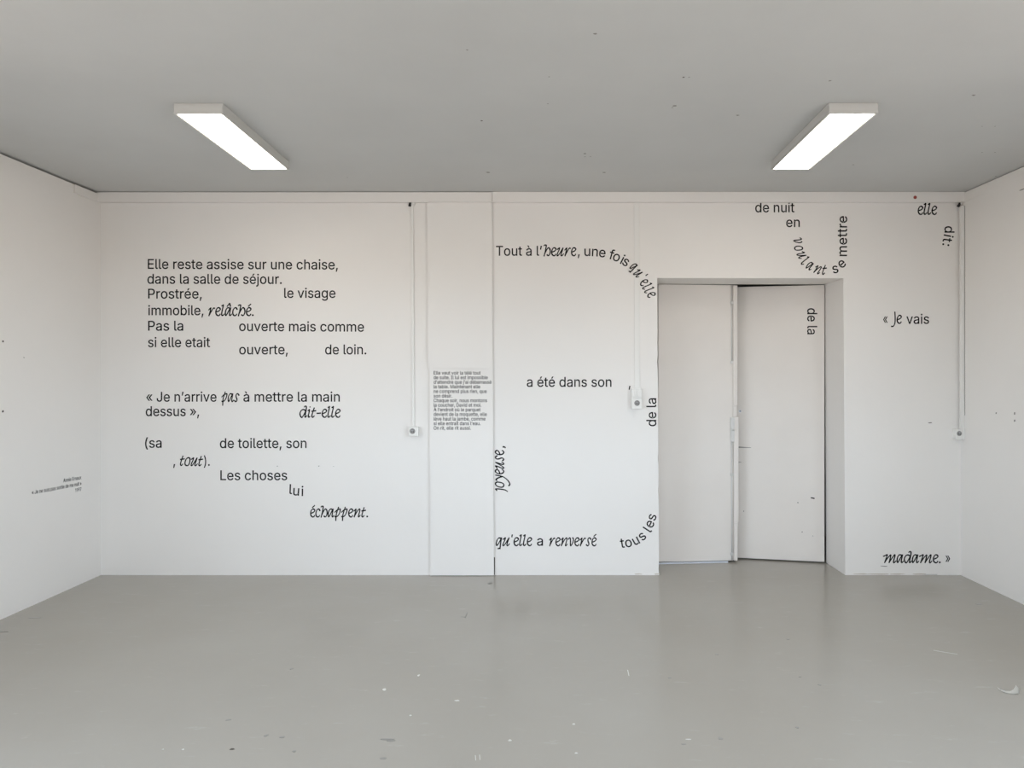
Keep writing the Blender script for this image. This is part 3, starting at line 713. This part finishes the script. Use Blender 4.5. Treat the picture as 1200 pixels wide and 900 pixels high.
    'ù': (410, ['182,-5 135,2 97,23 82,39 69,59 60,82 54,109 53,379 114,379 116,117 124,94 137,75 154,61 175,53 218,51 249,62 263,71 283,97 295,132 296,379 357,379 357,0 298,0 298,92 307,92 294,60 277,35 257,17 234,5 209,-3', '181,429 115,529 183,529 231,429']),
    '’': (177, ['52,318 82,509 151,509 98,318']),
}
# ------------------------------------------------------------------ lettering
# Straight letters: closed outlines in 1/1000 units (cap height 509).  Cursive letters: pen strokes, x-height 100.
CURSIVE = {
 'r': (80, [[(5,70),(16,84),(28,96)], [(30,98),(24,60),(16,28),(8,-3)], [(12,8),(34,50),(52,82),(64,95),(74,90)]]),
 'e': (68, [[(8,46),(30,52),(50,64),(60,80),(50,96),(34,99),(18,84),(9,58),(9,30),(20,8),(36,0),(50,5),(58,20)]]),
 'l': (46, [[(8,122),(17,127),(26,136),(22,104),(12,56),(7,18),(13,3),(24,4),(37,20)]]),
 'a': (84, [[(61,84),(47,97),(30,97),(14,78),(5,45),(5,14),(12,2),(26,24),(46,66),(62,94)], [(66,99),(59,62),(52,24),(55,4),(64,3),(76,20)]]),
 'c': (64, [[(56,76),(49,93),(37,99),(20,88),(8,62),(6,30),(14,8),(28,0),(42,5),(53,20)]]),
 'h': (92, [[(6,124),(16,133),(33,130),(32,112),(24,64),(14,24),(7,-5)], [(12,18),(30,56),(46,86),(60,99),(74,90),(82,64),(80,34),(70,10),(58,1),(42,12)]]),
 'd': (92, [[(70,82),(52,95),(34,95),(14,78),(3,46),(10,14),(26,-3),(42,20),(60,54),(70,76)], [(54,127),(64,138),(79,132),(77,94),(67,40),(62,8),(70,2),(85,21)]]),
 'i': (44, [[(6,82),(14,88),(24,98),(20,66),(11,26),(12,4),(21,2),(30,10)], [(28,126),(33,131)]]),
 't': (62, [[(37,118),(27,88),(13,42),(9,12),(18,0),(28,6),(37,19)], [(6,75),(30,78),(56,83)]]),
 '-': (62, [[(6,49),(30,50),(50,52)]]),
 'o': (74, [[(60,93),(46,99),(30,93),(13,73),(3,38),(6,12),(20,0),(38,1),(52,14),(61,42),(65,76),(60,93)]]),
 'u': (94, [[(6,78),(18,85),(35,99),(28,68),(13,34),(6,8),(13,0),(28,14),(52,52),(72,88)], [(79,98),(68,62),(54,18),(57,2),(68,3),(84,24)]]),
 's': (70, [[(65,78),(56,92),(45,99),(31,92),(25,76),(28,54),(37,30),(34,10),(20,0),(4,15)]]),
 'p': (84, [[(2,58),(28,83),(50,94),(71,97),(69,74),(61,48),(46,21),(26,5),(2,4)], [(49,122),(30,66),(19,20),(14,-46)]]),
 'n': (96, [[(6,72),(20,88),(32,98),(24,58),(8,-1)], [(11,6),(34,50),(58,86),(74,98),(80,84),(70,42),(61,10),(68,1),(84,22)]]),
 'v': (78, [[(2,80),(12,96),(26,94),(29,62),(28,24),(32,0),(48,18),(63,52),(67,84),(56,101)]]),
 'q': (78, [[(63,82),(48,96),(30,92),(12,66),(4,26),(9,3),(22,14),(42,48),(62,86)], [(67,99),(57,42),(48,-34)], [(22,-38),(36,-35),(52,-35)]]),
 "'": (38, [[(24,136),(19,108)]]),
 'j': (42, [[(4,82),(12,88),(24,97),(24,62),(19,18),(10,-20),(-8,-46)], [(24,128),(28,132)]]),
 'y': (84, [[(8,80),(18,92),(34,80),(48,50),(56,24)], [(76,97),(68,52),(56,8),(30,-30),(0,-58),(-34,-73),(-54,-60)]]),
 'm': (154, [[(0,78),(20,87),(44,99),(34,58),(14,-1)], [(17,6),(50,58),(84,98),(80,62),(66,-1)], [(69,6),(100,58),(128,98),(133,84),(122,40),(117,8),(126,0),(144,22)]]),
 'J': (66, [[(46,142),(49,90),(49,30),(42,-12),(24,-38),(2,-38)]]),
 ',': (34, [[(9,8),(14,2),(10,-14),(3,-20)]]),
 '.': (36, [[(13,-1),(13,12)],[(7,5),(19,6)]]),
 ' ': (46, []),
}
ACC = {'é': ('e', [(31,118),(44,130),(58,143)]), 'â': ('a', [(24,115),(38,132),(52,154),(58,136),(63,114)])}

def smooth_path(pts, n=4):
    if len(pts) < 3: return [Vector(p) for p in pts]
    v = [Vector(p) for p in pts]
    v = [2 * v[0] - v[1]] + v + [2 * v[-1] - v[-2]]
    out = []
    for i in range(1, len(v) - 2):
        for k in range(n):
            t = k / n
            a, b, c, d = v[i-1], v[i], v[i+1], v[i+2]
            out.append(.5 * ((2*b) + (c - a)*t + (2*a - 5*b + 4*c - d)*t*t + (3*b - a - 3*c + d)*t**3))
    out.append(v[-2])
    return out

def stroke_geo(bm, pts, th):
    """pen stroke with a slightly broad nib, as a thin raised ribbon"""
    path = smooth_path(pts)
    L_, R_ = [], []
    for i, p in enumerate(path):
        d = path[min(i+1, len(path)-1)] - path[max(i-1, 0)]
        if d.length < 1e-6: d = Vector((1, 0))
        d.normalize(); n = Vector((-d.y, d.x))
        ang = math.atan2(d.y, d.x)
        w = 6.1 + 2.8 * abs(math.sin(ang - math.radians(55)))
        L_.append(p + n * w); R_.append(p - n * w)
    d0 = (path[1] - path[0]).normalized() * 4; d1 = (path[-1] - path[-2]).normalized() * 4
    L_[0] -= d0; R_[0] -= d0; L_[-1] += d1; R_[-1] += d1
    up = [(bm.verts.new((a.x, a.y, th)), bm.verts.new((b.x, b.y, th))) for a, b in zip(L_, R_)]
    lo = [(bm.verts.new((a.x, a.y, 0)), bm.verts.new((b.x, b.y, 0))) for a, b in zip(L_, R_)]
    for i in range(len(path) - 1):
        bm.faces.new((up[i][0], up[i][1], up[i+1][1], up[i+1][0]))
        bm.faces.new((up[i][0], up[i+1][0], lo[i+1][0], lo[i][0]))
        bm.faces.new((up[i][1], lo[i][1], lo[i+1][1], up[i+1][1]))
    bm.faces.new((up[0][0], lo[0][0], lo[0][1], up[0][1])); bm.faces.new((up[-1][0], up[-1][1], lo[-1][1], lo[-1][0]))

_par = {k: (a, [[tuple(map(float, q.split(','))) for q in l.split()] for l in ls]) for k, (a, ls) in GLYPHS.items()}
_mesh = {}
def inside(p, l):
    c = False; j = len(l) - 1
    for i in range(len(l)):
        if (l[i][1] > p[1]) != (l[j][1] > p[1]) and p[0] < (l[j][0]-l[i][0])*(p[1]-l[i][1])/(l[j][1]-l[i][1])+l[i][0]: c = not c
        j = i
    return c
def fatten(l, d, hole):
    """move an outline outwards (a counter inwards) by d"""
    area = sum(l[i-1][0]*l[i][1] - l[i][0]*l[i-1][1] for i in range(len(l)))
    sg = (1 if area > 0 else -1) * (-1 if hole else 1)
    out = []
    for i in range(len(l)):
        a, b, c = Vector(l[i-1]), Vector(l[i]), Vector(l[(i+1) % len(l)])
        u, v = (b - a).normalized(), (c - b).normalized()
        n1, n2 = Vector((u.y, -u.x)), Vector((v.y, -v.x))
        m = n1 + n2
        if m.length < .3: m = n1
        m.normalize(); k = d / max(.6, m.dot(n1))
        q = b + m * (k * sg); out.append((q.x, q.y))
    return out
def glyph_geo(ch, style):
    """(advance, vertices, faces) with x, y in x-height units of 1, z = 0..1 for the thickness"""
    key = (ch, style)
    if key in _mesh: return _mesh[key]
    bm = bmesh.new()
    if style == 'i':
        base, acc = ACC.get(ch, (ch, None))
        adv, strokes = CURSIVE[base]
        for st in strokes: stroke_geo(bm, st, 100)
        if acc: stroke_geo(bm, acc, 100)
        k = 1 / 100
    else:
        adv, loops = _par[ch]
        if loops:
            loops = [fatten(l, 6.5 if style == 's' else 8.5, sum(inside(l[0], m) for m in loops if m is not l) % 2) for l in loops]
            flat = [p for l in loops for p in l]
            top = [bm.verts.new((x, y, 385)) for x, y in flat]; bot = [bm.verts.new((x, y, 0)) for x, y in flat]
            starts = [sum(len(l) for l in loops[:i]) for i in range(len(loops))]
            par = [[j for j in range(len(loops)) if j != i and inside(loops[i][0], loops[j])] for i in range(len(loops))]
            for i, l in enumerate(loops):
                if par[i]: continue
                grp = [i] + [j for j in range(len(loops)) if i in par[j]]
                idx = [starts[g] + q for g in grp for q in range(len(loops[g]))]
                for t in tessellate_polygon([[Vector((x, y, 0)) for x, y in loops[g]] for g in grp]):
                    try: bm.faces.new([top[idx[q]] for q in t])
                    except ValueError: pass
            s = 0
            for l in loops:
                n = len(l)
                for i in range(n):
                    a, b = s + i, s + (i + 1) % n
                    try: bm.faces.new((top[a], bot[a], bot[b], top[b]))
                    except ValueError: pass
                s += n
        k = 1 / 385
    bm.normal_update()
    bm.verts.index_update()
    V = [(v.co.x * k, v.co.y * k, v.co.z * k) for v in bm.verts]
    Fc = []
    for f in bm.faces:
        idx = [v.index for v in f.verts]
        if f.normal.z < -.5: idx = idx[::-1]
        Fc.append(idx)
    bm.free()
    _mesh[key] = (adv * k, V, Fc)
    return _mesh[key]

TH = .0006
class Frame:
    """a flat surface that letters are stuck on: maps pixel positions to the surface"""
    def __init__(s, fn, out): s.fn = fn; s.out = Vector(out)
    lift = 0
    def at(s, px, py, h): return s.fn(px, py) + s.out * (h + s.lift)
TRUNKF = Frame(lambda x, y: P(x, y, D), (0, -1, 0))
WALLF = Frame(lambda x, y: P(x, y, D), (0, -1, 0))
TRUNKF.lift = .0051          # the face of the flat trunking
BOARDF = Frame(lambda x, y: P(x, y, D - PB), (0, -1, 0))
LEFTF = Frame(lambda x, y: PX(x, y, XL), (1, 0, 0))
def _door(px, py):
    s = s_at(px, door2, d2v); a = d2v * s
    return Vector((door2.location.x + a.x, door2.location.y + a.y, zpx(py, door2.location.y + a.y)))
DOORF = Frame(_door, (-n2v.x, -n2v.y, 0))

def letter_geo(ch, style, ox, oy, ang, sx, sy, frame, mirror=1):
    """letter with its baseline origin at pixel (ox, oy), turned by ang degrees clockwise in the picture plane"""
    adv, V, Fc = glyph_geo(ch, style)
    c, s = math.cos(math.radians(ang)), math.sin(math.radians(ang))
    pts = []
    for x, y, z in V:
        u, v = x * sx, -y * sy
        pts.append(frame.at(ox + u * c - v * s, oy + u * s + v * c, .0001 + TH * z))
    return pts, Fc

def emit(name, parent, geo, mat_=None, label=None):
    cen = Vector((0, 0, 0)); n = 0
    for pts, _ in geo:
        for p in pts: cen += p; n += 1
    cen /= max(n, 1)
    vs, fs = [], []
    for pts, Fc in geo:
        b = len(vs); vs += [p - cen for p in pts]; fs += [[i + b for i in f] for f in Fc]
    me = bpy.data.meshes.new(name); me.from_pydata([tuple(v) for v in vs], [], fs); me.materials.append(mat_ or M_BLACK)
    o = bpy.data.objects.new(name, me); C.objects.link(o)
    o.location = cen - (parent.location if parent else Vector((0, 0, 0)))
    if parent: o.parent = parent
    if label: o['label'] = label
    return o

def advances(text, style):
    return [glyph_geo(c, style)[0] for c in text]
def ink(text, style):
    adv = advances(text, style); x = 0; lo, hi = 1e9, -1e9
    for c, a in zip(text, adv):
        V = glyph_geo(c, style)[1]
        if V: lo = min(lo, x + min(v[0] for v in V)); hi = max(hi, x + max(v[0] for v in V))
        x += a
    return adv, lo, hi

GROUP = None
def phrase(label, runs, frame=WALLF, name='wall_lettering'):
    """runs: (text, style, x0, y0, x1, y1, x_height) - ink from pixel (x0,y0) to (x1,y1) along the baseline; every word is a part"""
    letters = []      # list of (word_index, geo, style)
    words = []
    for text, style, x0, y0, x1, y1, xh in runs:
        adv, lo, hi = ink(text, style)
        dx, dy = x1 - x0, y1 - y0
        Lp = math.hypot(dx, dy); ang = math.degrees(math.atan2(dy, dx)); k = Lp / (hi - lo)
        ux, uy = dx / Lp, dy / Lp; x = -lo; cur = []
        for c, a in zip(text, adv):
            if c == ' ':
                if cur: words.append((cur, style)); cur = []
            else: cur.append(letter_geo(c, style, x0 + ux * x * k, y0 + uy * x * k, ang, k, xh, frame))
            x += a
        if cur: words.append((cur, style))
    return finish(label, words, name)

def placed(label, items, frame=WALLF, name='wall_lettering', sx=8.6):
    """items: (char, style, cx, cy, angle, word_no, x_height) - centre of the x-height band of each single letter"""
    words = {}
    for ch, style, cx, cy, ang, wn, xh in items:
        adv, V, _ = glyph_geo(ch, style)
        lo, hi = min(v[0] for v in V), max(v[0] for v in V)
        mx = (lo + hi) / 2 if ch not in "j" else .2
        kx = xh * (.98 if style == 's' else .93)
        c, s = math.cos(math.radians(ang)), math.sin(math.radians(ang))
        u, v = mx * kx, -.5 * xh
        words.setdefault((wn, style), []).append(letter_geo(ch, style, cx - (u * c - v * s), cy - (u * s + v * c), ang, kx, xh,
            TRUNKF if ch in 'qu' and wn == 2 else frame))
    return finish(label, [(g, k[1]) for k, g in sorted(words.items())], name)

def finish(label, words, name):
    if len(words) == 1:
        o = emit(name, None, words[0][0]); return tag(o, label, 'lettering', 'black vinyl texts on the walls')
    ref = words[0][0][0][0][0]
    root = thing(name, label, 'lettering', tuple(ref), 'black vinyl texts on the walls')
    mixed = len(set(w[1] for w in words)) > 1
    for g, st in words:
        emit('word', root, g, label='black slanted cursive word' if (mixed and st == 'i') else None)
    return root

XS, XI = 8.6, 9.4
def S_(t, x0, y0, x1, y1=None): return (t, 's', x0, y0, x1, y0 if y1 is None else y1, XS)
def I_(t, x0, y0, x1, y1=None, xh=XI): return (t, 'i', x0, y0, x1, y0 if y1 is None else y1, xh)

phrase('black sans-serif line "Elle reste assise sur une chaise," topmost in the long left text', [S_('Elle reste assise sur une chaise,', 173.2, 315, 396, 315.7)])
phrase('black sans-serif line "dans la salle de séjour." second in the long left text', [S_('dans la salle de séjour.', 172.8, 332.4, 330.2, 332.7)])
phrase('black sans-serif word "Prostrée," at the left margin of the long text', [S_('Prostrée,', 173.6, 349.8, 236.5)])
phrase('black sans-serif words "le visage" to the right of "Prostrée,"', [S_('le visage', 333, 349, 393.2)])
phrase('black wall words "immobile, relâché." with the second word cursive', [S_('immobile,', 173.8, 369.3, 238.5), I_('relâché.', 243.8, 369.9, 297.3)])
phrase('black sans-serif words "Pas la" above "si elle etait"', [S_('Pas la', 173.6, 387.4, 214.8)])
phrase('black sans-serif words "ouverte mais comme" in the left text', [S_('ouverte mais comme', 280.2, 387.8, 426.6, 388.6)])
phrase('black sans-serif words "si elle etait" under "Pas la"', [S_('si elle etait', 173.5, 406.7, 246.2)])
phrase('black sans-serif word "ouverte," below "ouverte mais comme"', [S_('ouverte,', 280.3, 415.2, 337.3)])
phrase('black sans-serif words "de loin." ending the upper left paragraph', [S_('de loin.', 381, 415.2, 429.3)])
phrase('black line "« Je n’arrive pas à mettre la main" with cursive "pas"', [S_('« Je n’arrive', 171.3, 470.6, 253.8), I_('pas', 259.2, 470.7, 281), S_('à mettre la main', 285.2, 470.6, 398.2)])
phrase('black sans-serif "dessus »," on the left wall text, under "« Je n’arrive"', [S_('dessus »,', 170.8, 487.5, 233.4)])
phrase('black cursive words "dit-elle" to the right of "dessus »,"', [I_('dit-elle', 350.8, 489, 399.3)])
phrase('black sans-serif "(sa" with opening bracket at the left margin', [S_('(sa', 170, 524.6, 189.5)])
phrase('black sans-serif words "de toilette, son" to the right of "(sa"', [S_('de toilette, son', 257.7, 525, 359.2)])
phrase('black comma and cursive ", tout)." below "(sa"', [(',', 's', 203, 545.6, 205.3, 545.6, 8.6), I_('tout', 210.8, 545.4, 238, 545.9), S_(').', 238.8, 545.8, 245.8)])
phrase('black sans-serif words "Les choses" above "lui"', [S_('Les choses', 258.2, 562.6, 336.6)])
placed('black sans-serif word "lui" whose letters step downwards', [('l', 's', 340.8, 574.6, 2, 0, 8.6), ('u', 's', 347.1, 576.3, 4, 0, 8.6), ('i', 's', 354.4, 576.9, 1, 0, 8.6)])
phrase('black cursive word "échappent." lowest in the left text', [I_('échappent.', 363.3, 605.8, 431.3)])

phrase('black wall words "Tout à l’heure," beginning the middle text, with cursive "heure"', [S_('Tout à l’', 581.2, 299.6, 635.2), I_('heure', 636.8, 299.7, 675.5), S_(',', 677, 299.8, 679.4)])
placed('black words "une fois qu’elle" curving down to the door opening corner', [
    ('u', 's', 688.3, 295.6, 0, 0, 8.6), ('n', 's', 697.2, 296.0, 3, 0, 8.6), ('e', 's', 705.8, 297.0, 7, 0, 8.6),
    ('f', 's', 716.6, 299.6, 15, 1, 8.6), ('o', 's', 722.4, 301.8, 22, 1, 8.6), ('i', 's', 729.0, 305.2, 27, 1, 8.6), ('s', 's', 733.3, 307.4, 31, 1, 8.6),
    ('q', 'i', 742.4, 312.6, 38, 2, 8.6), ('u', 'i', 747.6, 320.4, 43, 2, 9.0), ("'", 'i', 753.2, 327.0, 44, 2, 9.4),
    ('e', 'i', 754.6, 331.0, 50, 2, 9.4), ('l', 'i', 757.2, 336.3, 56, 2, 9.0), ('l', 'i', 759.6, 340.7, 59, 2, 9.0), ('e', 'i', 763.3, 345.4, 63, 2, 9.2)])
phrase('black sans-serif words "a été dans son" in the centre of the middle text', [S_('a été dans son', 617.3, 453.2, 716.6)])
phrase('tiny black comma alone just left of the switch and socket', [(',', 's', 736.7, 454, 738.9, 454, 8.6)])
phrase('black sans-serif words "de la" running upwards beside the door opening', [('de la', 's', 768.9, 499.6, 768.9, 466.6, XS)])
phrase('black cursive word "joyeuse," running upwards beside the pilaster', [('joyeuse', 'i', 590.3, 576.8, 590.3, 527.0, XI + .4), (',', 'i', 590.3, 525.6, 590.3, 522.6, XI)])
phrase('black words "qu’elle a renversé" along the foot of the middle text, partly cursive', [I_("qu'elle", 580.9, 639.4, 623.8), S_('a', 629.2, 639.4, 636.3), I_('renversé', 643.2, 639.6, 699.3)])
placed('black sans-serif words "tous les" curving upwards to the door opening', [
    ('t', 's', 729.3, 637.6, -9, 0, 8.6), ('o', 's', 736.5, 636.7, -15, 0, 8.6), ('u', 's', 745.3, 634.0, -28, 0, 8.6), ('s', 's', 752.8, 628.8, -40, 0, 8.6),
    ('l', 's', 759.8, 620.8, -57, 1, 8.6), ('e', 's', 762.0, 614.2, -63, 1, 8.6), ('s', 's', 764.6, 606.2, -72, 1, 8.6)])

phrase('black sans-serif words "de nuit" under the cornice above the door', [S_('de nuit', 885, 248.7, 931)])
phrase('black sans-serif word "en" below "de nuit"', [S_('en', 921.2, 266, 937.2)])
placed('black cursive word "voulant" curving down above the door', [
    ('v', 'i', 934.8, 281.8, 84, 0, 9.2), ('o', 'i', 935.9, 290.8, 75, 0, 9.0), ('u', 'i', 939.4, 298.9, 60, 0, 9.0), ('l', 'i', 942.6, 306.6, 42, 0, 9.0),
    ('a', 'i', 949.1, 311.6, 30, 0, 9.0), ('n', 'i', 958.2, 316.0, 20, 0, 9.2), ('t', 'i', 966.1, 317.0, 6, 0, 9.2)])
placed('black sans-serif word "se" tilting upwards above the door corner', [('s', 's', 978.8, 315.7, -14, 0, 8.6), ('e', 's', 986.6, 309.3, -40, 0, 8.6)])
phrase('black sans-serif word "mettre" running upwards above the door', [('mettre', 's', 992.4, 300.2, 992.6, 253.2, XS)])
phrase('black cursive word "elle" under the red sticker', [I_('elle', 1075.3, 251.3, 1098.3, 251.3, 9.6)])
placed('black word "dit:" running downwards near the right corner', [
    ('d', 's', 1111.3, 268.9, 90, 0, 8.6), ('i', 's', 1110.2, 276.2, 102, 0, 8.6), ('t', 's', 1109.2, 281.2, 97, 0, 8.6), (':', 's', 1108.6, 286.8, 100, 0, 8.6)])
phrase('black words "« Je vais" at mid height on the right wall section, with cursive "Je"', [S_('«', 1034.9, 379.2, 1040.2), I_('Je', 1044, 378.9, 1057), S_('vais', 1062.1, 379.4, 1088.8)])
phrase('black cursive word "madame. »" near the floor at the right', [I_('madame.', 1034.5, 659.3, 1102.3, 659.5, 9.4), S_('»', 1108, 659.4, 1113.4)])
phrase('black sans-serif words "de la" running downwards on the right door leaf', [('de la', 's', 946.2, 361.2, 946.2, 391.8, XS)], frame=DOORF)
phrase('tiny black comma lying sideways on the right door leaf', [(',', 's', 952.8, 582.6, 952.8, 585.0, 8.6)], frame=DOORF)

# small printed block on the pilaster board: every line is a part
root = thing('text_block', 'small black thirteen-line text block on the white pilaster board', 'lettering', tuple(P(508, 436, D - PB)))
rows = [('Elle veut voir la télé tout', 563.2), ('de suite. Il lui est impossible', 571.6), ('d’attendre que j’ai débarrassé', 575.9), ('la table. Maintenant elle', 562.7),
        ('ne comprend plus rien, que', 570.3), ('son désir.', 529.9), ('Chaque soir, nous montons', 570.8), ('la coucher, David et moi.', 564.0), ('À l’endroit où le parquet', 563.1),
        ('devient de la moquette, elle', 570.5), ('lève haut la jambe, comme', 568.9), ('si elle entrait dans l’eau.', 563.1), ('On rit, elle rit aussi.', 551.8)]
def line(root, text, x0, y0, x1, y1, xh, frame):
    adv, lo, hi = ink(text, 'b'); k = math.hypot(x1 - x0, y1 - y0) / (hi - lo); ang = math.degrees(math.atan2(y1 - y0, x1 - x0))
    ux, uy = math.cos(math.radians(ang)), math.sin(math.radians(ang)); x = -lo; geo = []
    for c, a in zip(text, adv):
        if c != ' ': geo.append(letter_geo(c, 'b', x0 + ux * x * k, y0 + uy * x * k, ang, k, xh, frame))
        x += a
    emit('text_line', root, geo)
for i, (t, xr) in enumerate(rows):
    line(root, t, 508.2, 438.9 + i * 5.385, xr, 438.9 + i * 5.385, 3.0, BOARDF)
# credit on the left wall
def shear_line(root, text, x0, y0, x1, y1, xh):
    """line on the receding left wall: verticals stay vertical, perspective comes from the wall itself"""
    adv, lo, hi = ink(text, 's')
    A, B = PX(x0, y0, XL), PX(x1, y1, XL)
    Lw = (B - A).length; k = Lw / (hi - lo); d = (B - A).normalized(); up = Vector((0, 0, 1)); hk = xh
    x = -lo; geo = []
    for c, a in zip(text, adv):
        if c != ' ':
            _, V, Fc = glyph_geo(c, 'b')
            geo.append(([A + d * ((x + vx) * k) + up * (vy * hk) + Vector((.0001 + TH * vz, 0, 0)) for vx, vy, vz in V], Fc))
        x += a
    emit('text_line', root, geo)
root = thing('credit_text', 'tiny black three-line credit text on the left wall', 'lettering', tuple(PX(95, 565, XL)))
shear_line(root, 'Annie Ernaux', 74.2, 565.2, 95.2, 561.4, .0185)
shear_line(root, '« Je ne suis pas sortie de ma nuit »', 37.3, 579.4, 95.4, 568.4, .0185)
shear_line(root, '1997', 88.2, 576.6, 95.2, 575.1, .0185)
